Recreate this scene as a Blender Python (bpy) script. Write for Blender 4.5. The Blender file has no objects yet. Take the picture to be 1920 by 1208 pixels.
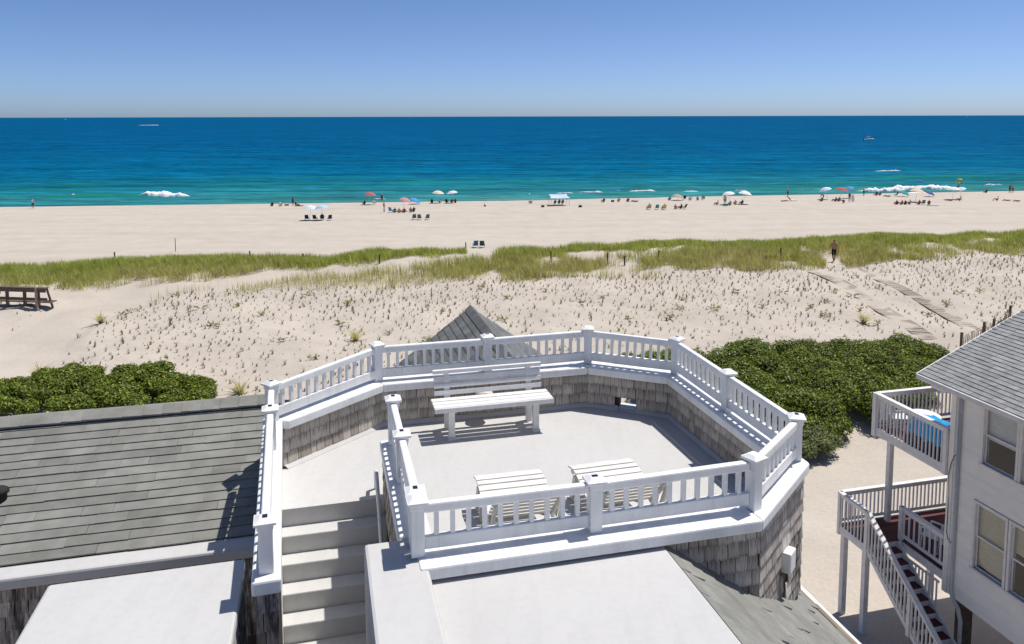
import bpy, bmesh, math, random
import numpy as np
from mathutils import Vector, Matrix

R = math.radians
scene = bpy.context.scene
COL = scene.collection

# ------------------------------------------------------------------ camera, sky, sun, exposure
cam_d = bpy.data.cameras.new('camera')
cam = bpy.data.objects.new('camera', cam_d)
COL.objects.link(cam)
cam_d.sensor_width = 36.0
cam_d.sensor_fit = 'HORIZONTAL'
cam_d.lens = 1450.0 / 1920.0 * 36.0
cam_d.shift_y = -(604.0 - 358.0) / 1920.0
cam_d.clip_start = 0.1
cam_d.clip_end = 120000.0
cam.matrix_world = Matrix.Translation((0, 0, 17.5)) @ Matrix.Rotation(R(84.5), 4, 'X') @ Matrix.Rotation(R(-0.134), 4, 'Z')
scene.camera = cam

SUN_EL, SUN_AZ = 66.5, 31.0            # elevation; degrees from +X towards +Y
sd = Vector((math.cos(R(SUN_EL)) * math.cos(R(SUN_AZ)), math.cos(R(SUN_EL)) * math.sin(R(SUN_AZ)), math.sin(R(SUN_EL))))
sun_d = bpy.data.lights.new('sun', 'SUN')
sun_d.energy = 4.1
sun_d.angle = R(0.53)
sun_d.color = (1.0, 0.952, 0.88)
sun = bpy.data.objects.new('sun', sun_d)
COL.objects.link(sun)
sun.rotation_euler = (-sd).to_track_quat('-Z', 'Y').to_euler()
sun.location = (40, 20, 60)

world = bpy.data.worlds.new('World')
scene.world = world
world.use_nodes = True
wn = world.node_tree.nodes
bg = wn['Background']
sky = wn.new('ShaderNodeTexSky')
sky.sky_type = 'NISHITA'
sky.sun_disc = False
sky.sun_elevation = R(SUN_EL)
sky.sun_rotation = R(90.0 - SUN_AZ)
sky.altitude = 0.0
sky.air_density = 0.45
sky.dust_density = 0.7
sky.ozone_density = 8.0
world.node_tree.links.new(sky.outputs['Color'], bg.inputs['Color'])
bg.inputs['Strength'].default_value = 0.116

scene.view_settings.view_transform = 'Standard'
scene.view_settings.look = 'None'
scene.view_settings.exposure = 0.22
scene.view_settings.gamma = 1.0
scene.render.engine = 'CYCLES'

# ------------------------------------------------------------------ helpers: materials
def srgb(r, g, b):
    return tuple(((c / 255) / 12.92 if c / 255 <= 0.04045 else ((c / 255 + 0.055) / 1.055) ** 2.4) for c in (r, g, b))

class NT:
    def __init__(s, name):
        s.m = bpy.data.materials.new(name); s.m.use_nodes = True
        s.t = s.m.node_tree; s.n = s.t.nodes; s.b = s.n['Principled BSDF']
    def new(s, typ, **kw):
        n = s.n.new('ShaderNode' + typ)
        for k, v in kw.items():
            if k in ('operation', 'blend_type', 'data_type', 'noise_dimensions', 'feature', 'bands_direction', 'wave_type', 'wave_profile'): setattr(n, k, v)
            else: n.inputs[k.replace('_', ' ')].default_value = v
        return n
    def link(s, a, b): s.t.links.new(a, b)
    def ramp(s, fac, stops, interp='LINEAR'):
        n = s.n.new('ShaderNodeValToRGB'); cr = n.color_ramp; cr.interpolation = interp
        while len(cr.elements) < len(stops): cr.elements.new(0.5)
        for e, (p, c) in zip(cr.elements, stops):
            e.position = p; e.color = (c[0], c[1], c[2], 1) if not isinstance(c, (int, float)) else (c, c, c, 1)
        s.link(fac, n.inputs['Fac']); return n.outputs['Color']
    def mix(s, fac, a, b, blend='MIX'):
        n = s.n.new('ShaderNodeMix'); n.data_type = 'RGBA'; n.blend_type = blend
        for sock, v in ((n.inputs[0], fac), (n.inputs[6], a), (n.inputs[7], b)):
            if hasattr(v, 'is_linked') or hasattr(v, 'links'): s.link(v, sock)
            elif isinstance(v, (int, float)): sock.default_value = v
            else: sock.default_value = (v[0], v[1], v[2], 1)
        return n.outputs[2]
    def math(s, op, a, b=None):
        n = s.n.new('ShaderNodeMath'); n.operation = op
        for i, v in enumerate((a, b)):
            if v is None: continue
            if isinstance(v, (int, float)): n.inputs[i].default_value = v
            else: s.link(v, n.inputs[i])
        return n.outputs[0]
    def coord(s, kind='Object', scale=(1, 1, 1), rnd=False, rot=(0, 0, 0)):
        tc = s.n.new('ShaderNodeTexCoord'); out = tc.outputs[kind]
        if kind == 'World':
            pass
        if rnd:
            oi = s.n.new('ShaderNodeObjectInfo')
            m = s.n.new('ShaderNodeVectorMath'); m.operation = 'MULTIPLY_ADD'
            cb = s.n.new('ShaderNodeCombineXYZ')
            s.link(oi.outputs['Random'], cb.inputs[0]); s.link(oi.outputs['Random'], cb.inputs[2])
            s.link(cb.outputs[0], m.inputs[0]); m.inputs[1].default_value = (37, 23, 51); s.link(out, m.inputs[2]); out = m.outputs[0]
        mp = s.n.new('ShaderNodeMapping'); mp.inputs['Scale'].default_value = scale; mp.inputs['Rotation'].default_value = rot
        s.link(out, mp.inputs['Vector']); return mp.outputs[0]
    def wcoord(s, scale=(1, 1, 1), rot=(0, 0, 0)):
        g = s.n.new('ShaderNodeNewGeometry')
        mp = s.n.new('ShaderNodeMapping'); mp.inputs['Scale'].default_value = scale; mp.inputs['Rotation'].default_value = rot
        s.link(g.outputs['Position'], mp.inputs['Vector']); return mp.outputs[0]
    def noise(s, vec, scale, detail=3, rough=0.55):
        n = s.new('TexNoise', Scale=scale, Detail=detail, Roughness=rough); s.link(vec, n.inputs['Vector']); return n.outputs['Fac']
    def rnd(s):
        oi = s.n.new('ShaderNodeObjectInfo'); g = s.n.new('ShaderNodeNewGeometry')
        return s.math('FRACT', s.math('ADD', oi.outputs['Random'], g.outputs['Random Per Island']))
    def bump(s, h, strength=0.3, dist=0.01):
        n = s.new('Bump', Strength=strength, Distance=dist); s.link(h, n.inputs['Height']); s.link(n.outputs[0], s.b.inputs['Normal'])
    def col(s, c):
        if hasattr(c, 'links'): s.link(c, s.b.inputs['Base Color'])
        else: s.b.inputs['Base Color'].default_value = (c[0], c[1], c[2], 1)
    def set(s, rough=0.6, spec=0.4, metal=0.0):
        s.b.inputs['Roughness'].default_value = rough; s.b.inputs['Specular IOR Level'].default_value = spec; s.b.inputs['Metallic'].default_value = metal

M = {}
def plain(name, c, rough=0.6, var=0.12, scale=6.0, spec=0.35, bump=0.0, rndv=0.0, metal=0.0):
    t = NT(name); v = t.coord('Object', rnd=True); nz = t.noise(v, scale, 5)
    f = t.ramp(nz, [(0.3, 1 - var), (0.7, 1 + var * 0.5)])
    c1 = t.mix(1.0, c, f, 'MULTIPLY')
    if rndv > 0:
        r = t.ramp(t.rnd(), [(0, 1 - rndv), (1, 1 + rndv * 0.4)]); c1 = t.mix(1.0, c1, r, 'MULTIPLY')
    t.col(c1); t.set(rough, spec, metal)
    if bump: t.bump(t.noise(v, scale * 8, 4), bump, 0.004)
    M[name] = t.m; return t.m

# white painted trim (rails, posts, caps)
t = NT('white_paint'); v = t.coord('Object', rnd=True)
d = t.ramp(t.noise(t.wcoord((1, 1, 0.35)), 5.0, 6, 0.65), [(0.32, 0.86), (0.55, 1.0)])
d2 = t.ramp(t.noise(t.wcoord((22, 22, 1.2)), 1.0, 4, 0.6), [(0.28, 0.90), (0.42, 1.0)])
t.col(t.mix(1.0, t.mix(1.0, (0.81, 0.81, 0.795), d, 'MULTIPLY'), d2, 'MULTIPLY')); t.set(0.42, 0.4); t.bump(t.noise(v, 40, 3), 0.05, 0.003); M['white_paint'] = t.m
# fibreglass roof-deck membrane: pale grey-white, faint scuffs and dirt
t = NT('deck_membrane'); w = t.wcoord()
d1 = t.ramp(t.noise(w, 0.9, 5, 0.6), [(0.3, 0.95), (0.65, 1.0)])
d2 = t.ramp(t.noise(w, 14.0, 6, 0.7), [(0.42, 0.965), (0.52, 1.0)])
d3 = t.ramp(t.noise(t.wcoord((3.2, 0.5, 1), (0, 0, 0.6)), 2.5, 4), [(0.40, 0.975), (0.5, 1.0)])
c = t.mix(1.0, t.mix(1.0, t.mix(1.0, (0.545, 0.54, 0.53), d1, 'MULTIPLY'), d2, 'MULTIPLY'), d3, 'MULTIPLY')
t.col(c); t.set(0.65, 0.3); t.bump(t.noise(w, 160, 3), 0.12, 0.002); M['deck_membrane'] = t.m
# weathered cedar wall shingle
t = NT('cedar_shingle'); v = t.coord('Object', (1, 1, 1), rnd=True)
grain = t.noise(t.coord('Object', (60, 60, 4), rnd=True), 1.0, 5, 0.6)
base = t.ramp(t.rnd(), [(0.0, srgb(168, 158, 146)), (0.35, srgb(196, 187, 175)), (0.7, srgb(213, 205, 193)), (1.0, srgb(178, 169, 159))])
c = t.mix(1.0, base, t.ramp(grain, [(0.3, 0.55), (0.65, 1.1)]), 'MULTIPLY')
blot = t.ramp(t.noise(t.coord('Object', (9, 9, 4), rnd=True), 1.0, 4, 0.6), [(0.52, 0.0), (0.66, 1.0)])
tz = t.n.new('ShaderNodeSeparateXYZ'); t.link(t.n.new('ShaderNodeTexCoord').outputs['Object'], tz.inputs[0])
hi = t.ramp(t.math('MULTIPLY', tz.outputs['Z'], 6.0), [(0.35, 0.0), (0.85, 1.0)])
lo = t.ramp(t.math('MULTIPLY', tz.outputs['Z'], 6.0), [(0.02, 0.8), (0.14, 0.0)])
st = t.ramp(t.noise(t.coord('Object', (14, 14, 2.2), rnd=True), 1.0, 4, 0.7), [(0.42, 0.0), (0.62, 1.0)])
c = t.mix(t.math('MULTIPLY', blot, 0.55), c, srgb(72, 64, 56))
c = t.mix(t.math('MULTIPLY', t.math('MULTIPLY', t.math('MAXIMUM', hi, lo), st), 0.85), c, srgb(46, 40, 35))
t.col(c); t.set(0.85, 0.15); t.bump(grain, 0.5, 0.004); M['cedar_shingle'] = t.m
t = NT('cedar_shingle_washed'); grain = t.noise(t.coord('Object', (60, 60, 4), rnd=True), 1.0, 5, 0.6)
t.col(t.mix(1.0, srgb(214, 206, 196), t.ramp(grain, [(0.3, 0.75), (0.6, 1.05)]), 'MULTIPLY')); t.set(0.8, 0.15); M['cedar_shingle_washed'] = t.m
plain('wall_backing', srgb(70, 62, 55), 0.9, 0.3)
# asphalt roof shingle
def asphalt(name, ca, cb, cc):
    t = NT(name); w = t.wcoord(); g = t.noise(w, 260, 2, 0.7); big = t.noise(w, 1.4, 4)
    base = t.ramp(t.rnd(), [(0.0, ca), (0.5, cb), (1.0, cc)])
    base = t.mix(1.0, base, t.ramp(t.noise(t.wcoord((6.5, 6.5, 6.5)), 1.0, 2, 0.4), [(0.38, 0.93), (0.62, 1.06)]), 'MULTIPLY')
    c = t.mix(1.0, base, t.ramp(g, [(0.3, 0.72), (0.7, 1.22)]), 'MULTIPLY')
    c = t.mix(1.0, c, t.ramp(big, [(0.35, 0.88), (0.65, 1.08)]), 'MULTIPLY')
    st = t.ramp(t.noise(t.wcoord((7, 1.2, 1.2)), 1.0, 4), [(0.62, 0.0), (0.8, 0.14)])
    c = t.mix(st, c, srgb(92, 92, 84))
    t.col(c); t.set(0.9, 0.12); t.bump(g, 0.35, 0.003); M[name] = t.m
asphalt('asphalt_shingle', srgb(126, 126, 121), srgb(134, 134, 128), srgb(142, 142, 136))
asphalt('asphalt_gable', srgb(100, 102, 102), srgb(110, 112, 111), srgb(120, 122, 120))
asphalt('asphalt_neighbour', srgb(140, 141, 140), srgb(150, 151, 150), srgb(160, 161, 160))
asphalt('asphalt_side', srgb(130, 130, 125), srgb(136, 136, 131), srgb(142, 142, 136))
plain('tar_black', (0.02, 0.02, 0.022), 0.8)
plain('vinyl_siding', srgb(244, 241, 232), 0.5, 0.06, 2.0, 0.3, 0.0, 0.05)
plain('grey_white_paint', srgb(226, 224, 222), 0.6, 0.12, 5.0, 0.3, 0.1, 0.05)
plain('deck_brown', srgb(96, 52, 48), 0.7, 0.25, 12.0, 0.3, 0.2, 0.2)
plain('plastic_white', (0.75, 0.75, 0.74), 0.4)
plain('tarp_blue', srgb(20, 150, 210), 0.45, 0.18, 3.0)
plain('dark_panel', (0.02, 0.025, 0.04), 0.2)
plain('dome_beige', srgb(216, 208, 194), 0.5, 0.08)
plain('brown_board', srgb(140, 112, 84), 0.8, 0.25, 9.0)
plain('weathered_wood', srgb(104, 92, 82), 0.85, 0.35, 10.0, 0.2, 0.3, 0.25)
plain('fence_wood', srgb(186, 166, 146), 0.85, 0.3, 10.0, 0.2, 0.3, 0.25)
plain('boardwalk_grey', srgb(188, 177, 164), 0.9, 0.15, 6.0, 0.2, 0.2, 0.12)
plain('wire_black', (0.02, 0.02, 0.02), 0.6)
plain('bench_white', (0.78, 0.77, 0.75), 0.5, 0.12, 9.0, 0.35, 0.1, 0.06)
plain('chair_white', (0.76, 0.74, 0.70), 0.5, 0.14, 9.0, 0.35, 0.1, 0.08)
plain('downpipe', srgb(190, 194, 196), 0.4, 0.12)
plain('blind_tan', srgb(226, 212, 184), 0.7, 0.1)
plain('room_dark', (0.05, 0.05, 0.05), 0.9)
t = NT('window_glass'); tr = t.new('BsdfTransparent', Color=(0.86, 0.9, 0.9, 1)); gl = t.new('BsdfGlossy', Roughness=0.02); lw = t.new('LayerWeight', Blend=0.5); ms = t.new('MixShader')
t.link(t.math('ADD', t.math('MULTIPLY', t.math('POWER', lw.outputs['Facing'], 3.5), 0.7), 0.06), ms.inputs[0]); t.link(tr.outputs[0], ms.inputs[1]); t.link(gl.outputs[0], ms.inputs[2]); t.link(ms.outputs[0], t.n['Material Output'].inputs['Surface']); M['window_glass'] = t.m
t = NT('boat_white'); t.col((0.8, 0.8, 0.8)); t.set(0.3, 0.5); M['boat_white'] = t.m

# cloth, skin
COLS = dict(white=(.78, .78, .77), black=(.018, .018, .02), dark=(.02, .017, .015), navy=(.02, .035, .09), red=(.35, .06, .05), tan=(.5, .36, .24),
            green=(.04, .2, .09), brown=(.14, .07, .04), grey=(.3, .31, .33), pink=(.55, .25, .28), blue=(.08, .3, .6), teal=(.03, .32, .33), yellow=(.65, .5, .06),
            skin=(.46, .26, .17), steel=(.1, .15, .2), blue2=(.05, .16, .33), green2=(.03, .09, .08), turq=(.08, .42, .55), paleblue=(.62, .7, .78), skyblue=(.38, .58, .8),
            cream=(.72, .62, .45), cream2=(.74, .58, .4), canopy=(.5, .6, .75), navyblue=(.05, .12, .35))
COLS['redumb'] = (.42, .12, .11)
for k, c in COLS.items(): plain('cloth_' + k, c, 0.75, 0.12, 4.0, 0.2)

# ------------------------------------------------------------------ helpers: meshes and objects
class MB:
    def __init__(s): s.v = []; s.f = []; s.mi = []
    def add(s, vs, fs, mi=0):
        o = len(s.v); s.v += [tuple(p) for p in vs]; s.f += [tuple(i + o for i in f) for f in fs]; s.mi += [mi] * len(fs); return s
    def box(s, x0, x1, y0, y1, z0, z1, mi=0):
        vs = [(x0, y0, z0), (x1, y0, z0), (x1, y1, z0), (x0, y1, z0), (x0, y0, z1), (x1, y0, z1), (x1, y1, z1), (x0, y1, z1)]
        return s.add(vs, [(0, 3, 2, 1), (4, 5, 6, 7), (0, 1, 5, 4), (1, 2, 6, 5), (2, 3, 7, 6), (3, 0, 4, 7)], mi)
    def prism(s, poly, z0, z1, mi=0):
        n = len(poly); vs = [(p[0], p[1], z0) for p in poly] + [(p[0], p[1], z1) for p in poly]
        fs = [tuple(range(n - 1, -1, -1)), tuple(range(n, 2 * n))] + [(i, (i + 1) % n, n + (i + 1) % n, n + i) for i in range(n)]
        return s.add(vs, fs, mi)
    def beam(s, p0, p1, w, h, mi=0, up=(0, 0, 1)):
        p0, p1 = Vector(p0), Vector(p1); d = (p1 - p0).normalized(); up = Vector(up)
        if abs(d.dot(up)) > 0.98: up = Vector((0, 1, 0))
        x = d.cross(up).normalized(); u = x.cross(d).normalized(); vs = []
        for p in (p0, p1):
            for a, b in ((-1, -1), (1, -1), (1, 1), (-1, 1)): vs.append(p + x * a * w / 2 + u * b * h / 2)
        return s.add(vs, [(0, 1, 2, 3), (7, 6, 5, 4), (0, 4, 5, 1), (1, 5, 6, 2), (2, 6, 7, 3), (3, 7, 4, 0)], mi)
    def tube(s, pts, r, n=8, mi=0, cap=True):
        pts = [Vector(p) for p in pts]; rings = []; ref = None
        for i, p in enumerate(pts):
            d = (pts[min(i + 1, len(pts) - 1)] - pts[max(i - 1, 0)]).normalized()
            if ref is None: ref = Vector((0, 0, 1)) if abs(d.z) < 0.9 else Vector((1, 0, 0))
            x = d.cross(ref).normalized(); y = x.cross(d).normalized()
            rr = r[i] if isinstance(r, (list, tuple)) else r
            rings.append([p + (x * math.cos(2 * math.pi * k / n) + y * math.sin(2 * math.pi * k / n)) * rr for k in range(n)])
        vs = [q for rg in rings for q in rg]; fs = []
        for i in range(len(pts) - 1):
            for k in range(n): fs.append((i * n + k, (i + 1) * n + k, (i + 1) * n + (k + 1) % n, i * n + (k + 1) % n))
        if cap: fs += [tuple(range(n)), tuple(range(len(vs) - 1, len(vs) - n - 1, -1))]
        return s.add(vs, fs, mi)
    def lathe(s, prof, n=12, mi=0, c=(0, 0, 0)):
        vs = []; fs = []
        for r, z in prof:
            for k in range(n): vs.append((c[0] + r * math.cos(2 * math.pi * k / n), c[1] + r * math.sin(2 * math.pi * k / n), c[2] + z))
        for i in range(len(prof) - 1):
            for k in range(n): fs.append((i * n + k, i * n + (k + 1) % n, (i + 1) * n + (k + 1) % n, (i + 1) * n + k))
        return s.add(vs, fs, mi)
    def mesh(s, name, mats, smooth=False):
        me = bpy.data.meshes.new(name); me.from_pydata(s.v, [], s.f); me.update()
        for m in (mats if isinstance(mats, (list, tuple)) else [mats]): me.materials.append(M[m] if isinstance(m, str) else m)
        if any(s.mi): me.polygons.foreach_set('material_index', s.mi)
        if smooth: me.polygons.foreach_set('use_smooth', [True] * len(me.polygons))
        bm = bmesh.new(); bm.from_mesh(me); bmesh.ops.recalc_face_normals(bm, faces=bm.faces); bm.to_mesh(me); bm.free()
        return me
    def build(s, name, mats, parent=None, smooth=False, bevel=0.0, **kw):
        return ob(name, s.mesh(name, mats, smooth), parent, bevel=bevel, **kw)

def ob(name, me, parent=None, loc=None, rot=None, scale=None, mat=None, bevel=0.0):
    o = bpy.data.objects.new(name, me); COL.objects.link(o)
    if parent: o.parent = parent
    if mat is not None: o.matrix_local = mat
    if loc is not None: o.location = loc
    if rot is not None: o.rotation_euler = rot
    if scale is not None: o.scale = scale
    if bevel:
        b = o.modifiers.new('bevel', 'BEVEL'); b.width = bevel; b.segments = 2; b.limit_method = 'ANGLE'; b.angle_limit = R(40)
    return o
def tag(o, label=None, cat=None, group=None, kind=None):
    if label: o['label'] = label
    if cat: o['category'] = cat
    if group: o['group'] = group
    if kind: o['kind'] = kind
    return o
def thing(name, label, cat, loc=(0, 0, 0), rz=0.0, group=None):
    return tag(ob(name, None, None, loc=loc, rot=(0, 0, rz)), label, cat, group)

def np_mesh(name, verts, faces_list, mats, smooth=False):
    """verts (N,3); faces_list: list of (M,k) int arrays."""
    me = bpy.data.meshes.new(name)
    loops = np.concatenate([f.reshape(-1) for f in faces_list]).astype(np.int32)
    counts = np.concatenate([np.full(len(f), f.shape[1]) for f in faces_list])
    starts = np.concatenate([[0], np.cumsum(counts)[:-1]]).astype(np.int32)
    me.vertices.add(len(verts)); me.vertices.foreach_set('co', np.asarray(verts, np.float32).reshape(-1))
    me.loops.add(len(loops)); me.loops.foreach_set('vertex_index', loops)
    me.polygons.add(len(starts)); me.polygons.foreach_set('loop_start', starts)
    if smooth: me.polygons.foreach_set('use_smooth', np.ones(len(starts), bool))
    me.update(calc_edges=True); me.validate()
    for m in (mats if isinstance(mats, (list, tuple)) else [mats]): me.materials.append(M[m])
    return me
# ------------------------------------------------------------------ terrain
PSI=math.radians(10.0); CP,SP=math.cos(PSI),math.sin(PSI)
SX=np.array([-400,24,30,40,50,55,58.5,61.5,64.5,70,77,90,130,142,150,156,165,200,400],float)
SZ=np.array([2.8,2.8,3.2,4.6,5.7,6.1,6.5,6.6,6.0,4.2,3.2,2.9,2.4,2.0,0.9,0.0,-0.8,-3.0,-9.0])
def ls(x,y): return x*CP+y*SP, -x*SP+y*CP
def xy(l,s): return l*CP-s*SP, l*SP+s*CP
def height(x,y):
    l,s=ls(np.asarray(x,float),np.asarray(y,float))
    s2=s-np.interp(l,[-400,-71,27,60,145,500],[20,6.1,-2,-1.7,-4.3,-8])*np.clip((s-100)/30,0,1)
    z=0
    for d in (-2,-1,0,1,2): z=z+np.interp(s2+d,SX,SZ)
    z=z/5
    dune=np.clip((s-26)/8,0,1)*np.clip((74-s)/6,0,1)
    z=z+dune*(0.10*np.sin(l*0.33+1.3*np.sin(s*0.21))+0.07*np.sin(l*0.71+s*0.55)+0.05*np.sin(l*1.37-s*0.9+2))
    return z

def hz(x, y): return float(height(x, y))

def nonuni(a, b, segs):
    out = []
    for x0, x1, st in segs: out += list(np.arange(x0, x1, st))
    out.append(segs[-1][1]); return np.array(out)

rng = np.random.default_rng(7)
def vnoise(x, y, sc, seed=0):
    """value noise, vectorised"""
    x = np.asarray(x) / sc; y = np.asarray(y) / sc
    xi = np.floor(x).astype(np.int64); yi = np.floor(y).astype(np.int64); fx = x - xi; fy = y - yi
    fx = fx * fx * (3 - 2 * fx); fy = fy * fy * (3 - 2 * fy)
    def h(a, b):
        n = (a * 374761393 + b * 668265263 + seed * 1442695041) & 0x7fffffff
        n = ((n ^ (n >> 13)) * 1274126177) & 0x7fffffff
        return ((n ^ (n >> 16)) & 0xffff) / 65535.0
    return (h(xi, yi) * (1 - fx) + h(xi + 1, yi) * fx) * (1 - fy) + (h(xi, yi + 1) * (1 - fx) + h(xi + 1, yi + 1) * fx) * fy

PATH = [(-17.0, 36.0), (-18.6, 41.0), (-18.6, 46.0), (-17.6, 50.5), (-14.8, 54.0), (-9.0, 55.4), (-2.0, 57.4), (3.0, 58.8), (7.5, 60.2), (11, 64)]
def dist_poly(l, s, pts):
    d = np.full(np.shape(l), 1e9)
    for (a, b), (c, e) in zip(pts[:-1], pts[1:]):
        vx, vy = c - a, e - b; t = np.clip(((l - a) * vx + (s - b) * vy) / (vx * vx + vy * vy), 0, 1)
        d = np.minimum(d, np.hypot(l - a - t * vx, s - b - t * vy))
    return d
def path_w(l, s): return np.interp(l, [-19, -15, -9, 0, 8], [2.1, 1.5, 0.9, 0.75, 1.3])
def ground_z(x, y):
    """the dune sheet with its small hummocks"""
    l, s = ls(np.asarray(x, float), np.asarray(y, float)); z = height(x, y)
    dune = np.clip((s - 30) / 5, 0, 1) * np.clip((66 - s) / 3, 0, 1)
    onp = np.clip((dist_poly(l, s, PATH) - path_w(l, s)) / 1.0, 0, 1)
    hum = (vnoise(l, s, 0.9, 1) - 0.5) * 0.09 + (vnoise(l, s, 0.42, 2) - 0.5) * 0.07
    z = z + dune * onp * hum + (1 - dune * onp) * (vnoise(l, s, 1.3, 3) - 0.5) * 0.05 * np.clip((s - 20) / 3, 0, 1) * np.clip((150 - s) / 8, 0, 1)
    z = z - dune * (1 - onp) * 0.16
    return z

# sand
t = NT('sand'); w = t.wcoord()
c = t.mix(t.ramp(t.noise(w, 0.35, 5), [(0.35, 0), (0.65, 1)]), (0.485, 0.432, 0.368), (0.53, 0.475, 0.408))
c = t.mix(1.0, c, t.ramp(t.noise(t.wcoord((0.03, 0.35, 1), (0, 0, -PSI)), 1.0, 5), [(0.35, 0.93), (0.6, 1.0)]), 'MULTIPLY')
c = t.mix(1.0, c, t.ramp(t.noise(w, 9.0, 5, 0.7), [(0.35, 0.90), (0.6, 1.03)]), 'MULTIPLY')
g = t.n.new('ShaderNodeNewGeometry'); sp = t.n.new('ShaderNodeSeparateXYZ'); t.link(g.outputs['Position'], sp.inputs[0])
wet = t.ramp(t.math('ADD', sp.outputs['Z'], t.math('MULTIPLY', t.noise(w, 0.2, 3), 0.5)), [(0.62, 1), (1.0, 0)])
c = t.mix(wet, c, (0.28, 0.235, 0.19))
t.col(c); t.set(0.95, 0.1)
t.bump(t.math('ADD', t.noise(w, 3.0, 6, 0.65), t.math('MULTIPLY', t.noise(w, 0.9, 3), 1.2)), 0.22, 0.05); M['sand'] = t.m

lc = nonuni(0, 0, [(-6000, -600, 300), (-600, -120, 24), (-120, -44, 2.0), (-44, -24, 0.5), (-24, 46, 0.22), (46, 70, 0.5), (70, 200, 2.5), (200, 700, 25), (700, 6000, 300)])
sc_ = nonuni(0, 0, [(-4000, -100, 300), (-100, 14, 6), (14, 28, 0.5), (28, 46, 0.16), (46, 63.5, 0.2), (63.5, 80, 0.6), (80, 136, 1.6), (136, 162, 0.7), (162, 260, 8)])
LL, SS = np.meshgrid(lc, sc_)
X, Y = xy(LL, SS); Z = ground_z(X, Y)
def grid_faces(ns, nl):
    i = np.arange(ns - 1)[:, None] * nl + np.arange(nl - 1)[None, :]
    i = i.reshape(-1); return np.stack([i, i + 1, i + nl + 1, i + nl], 1)
me = np_mesh('sand_ground', np.stack([X, Y, Z], -1).reshape(-1, 3), [grid_faces(len(sc_), len(lc))], 'sand', True)
ground = tag(ob('sand_ground', me), 'pale sand of the dune and beach running down to the water', kind='structure')

# ------------------------------------------------------------------ sea
def shore_off(l): return np.interp(l, [-400, -71, 27, 60, 145, 500], [20, 6.1, -2, -1.7, -4.3, -8])
def sea_z(l, s):
    q = s - shore_off(l) * np.clip((400 - s) / 200, 0, 1)
    wob = 4.0 * (vnoise(l, q * 0 + 3, 26, 5) - 0.5) + 1.6 * (vnoise(l, q * 0, 7, 6) - 0.5)
    z = np.zeros_like(q)
    for c0, amp, wf, wb, sd_ in ((171, 0.62, 1.5, 4.0, 11), (186, 0.30, 2.2, 4.5, 12), (203, 0.42, 2.6, 5, 13), (224, 0.30, 3, 6, 14), (250, 0.30, 3.5, 7, 15), (282, 0.25, 4, 8, 16), (320, 0.2, 5, 9, 17)):
        u = q - (c0 - np.clip(l - 40, -150, 150) * 0.055 + wob * (1 + (c0 - 171) * 0.01)); a = amp * np.clip(0.15 + 1.5 * vnoise(l, q * 0 + sd_, 19, sd_) - 0.25, 0.08, 1.15)
        z = z + a * np.where(u < 0, np.exp(-(u / wf) ** 2), np.exp(-(u / wb) ** 2))
    ch = np.clip((q - 158) / 10, 0.15, 1)
    z = z + ch * ((vnoise(l * 0.5, q, 1.6, 21) - 0.5) * 0.22 + (vnoise(l * 0.6, q, 4.2, 22) - 0.5) * 0.26)
    return z * np.clip((900 - s) / 300, 0, 1)
sl = nonuni(0, 0, [(-60000, -2000, 4000), (-2000, -400, 100), (-400, -130, 9), (-130, 190, 1.25), (190, 500, 9), (500, 2000, 100), (2000, 60000, 4000)])
ssx = nonuni(0, 0, [(146, 230, 0.55), (230, 330, 1.1), (330, 520, 2.5), (520, 900, 8), (900, 3000, 100), (3000, 90000, 3000)])
LL, SS = np.meshgrid(sl, ssx); X, Y = xy(LL, SS)
Z = sea_z(LL, SS) + 0.02
t = NT('sea_water'); w = t.wcoord()
g = t.n.new('ShaderNodeNewGeometry')
dp = t.n.new('ShaderNodeVectorMath'); dp.operation = 'DOT_PRODUCT'; t.link(g.outputs['Position'], dp.inputs[0]); dp.inputs[1].default_value = (-math.sin(R(7.5)), math.cos(R(7.5)), 0)
dist = dp.outputs['Value']
wav = t.math('MULTIPLY', t.math('SUBTRACT', t.noise(t.wcoord((0.012, 0.05, 1), (0, 0, -PSI)), 1.0, 5), 0.5), 60.0)
lg = t.math('LOGARITHM', t.math('MAXIMUM', t.math('SUBTRACT', t.math('ADD', dist, wav), 146.0), 2.0), 10.0)
rampin = t.math('DIVIDE', lg, 4.6)
c = t.ramp(rampin, [(0.06, (0.13, 0.26, 0.24)), (0.26, (0.040, 0.19, 0.195)), (0.36, (0.010, 0.135, 0.18)), (0.43, (0.001, 0.098, 0.19)), (0.55, (0.0002, 0.074, 0.18)), (0.75, (0.0002, 0.070, 0.175)), (1.0, (0.0002, 0.074, 0.172))])
streak = t.ramp(t.noise(t.wcoord((0.010, 0.11, 1), (0, 0, -PSI)), 1.0, 6, 0.65), [(0.36, 0.72), (0.64, 1.30)])
c = t.mix(1.0, c, streak, 'MULTIPLY')
fine = t.ramp(t.noise(t.wcoord((0.05, 0.42, 1), (0, 0, -PSI)), 1.0, 9, 0.78), [(0.36, 0.55), (0.50, 1.0), (0.64, 1.65)])
c = t.mix(1.0, c, fine, 'MULTIPLY')
sp = t.n.new('ShaderNodeSeparateXYZ'); t.link(g.outputs['Position'], sp.inputs[0])
near = t.ramp(dist, [(0.0, 1), (1.0, 1)])
face = t.math('MULTIPLY', t.ramp(sp.outputs['Z'], [(0.16, 0), (0.45, 1)]), t.ramp(t.math('DIVIDE', dist, 400.0), [(0.5, 1), (0.62, 0)]))
c = t.mix(t.math('MULTIPLY', face, 0.75), c, (0.012, 0.20, 0.135))
wc = t.noise(t.wcoord((0.10, 0.55, 1), (0, 0, -PSI)), 1.0, 7, 0.72)
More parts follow.
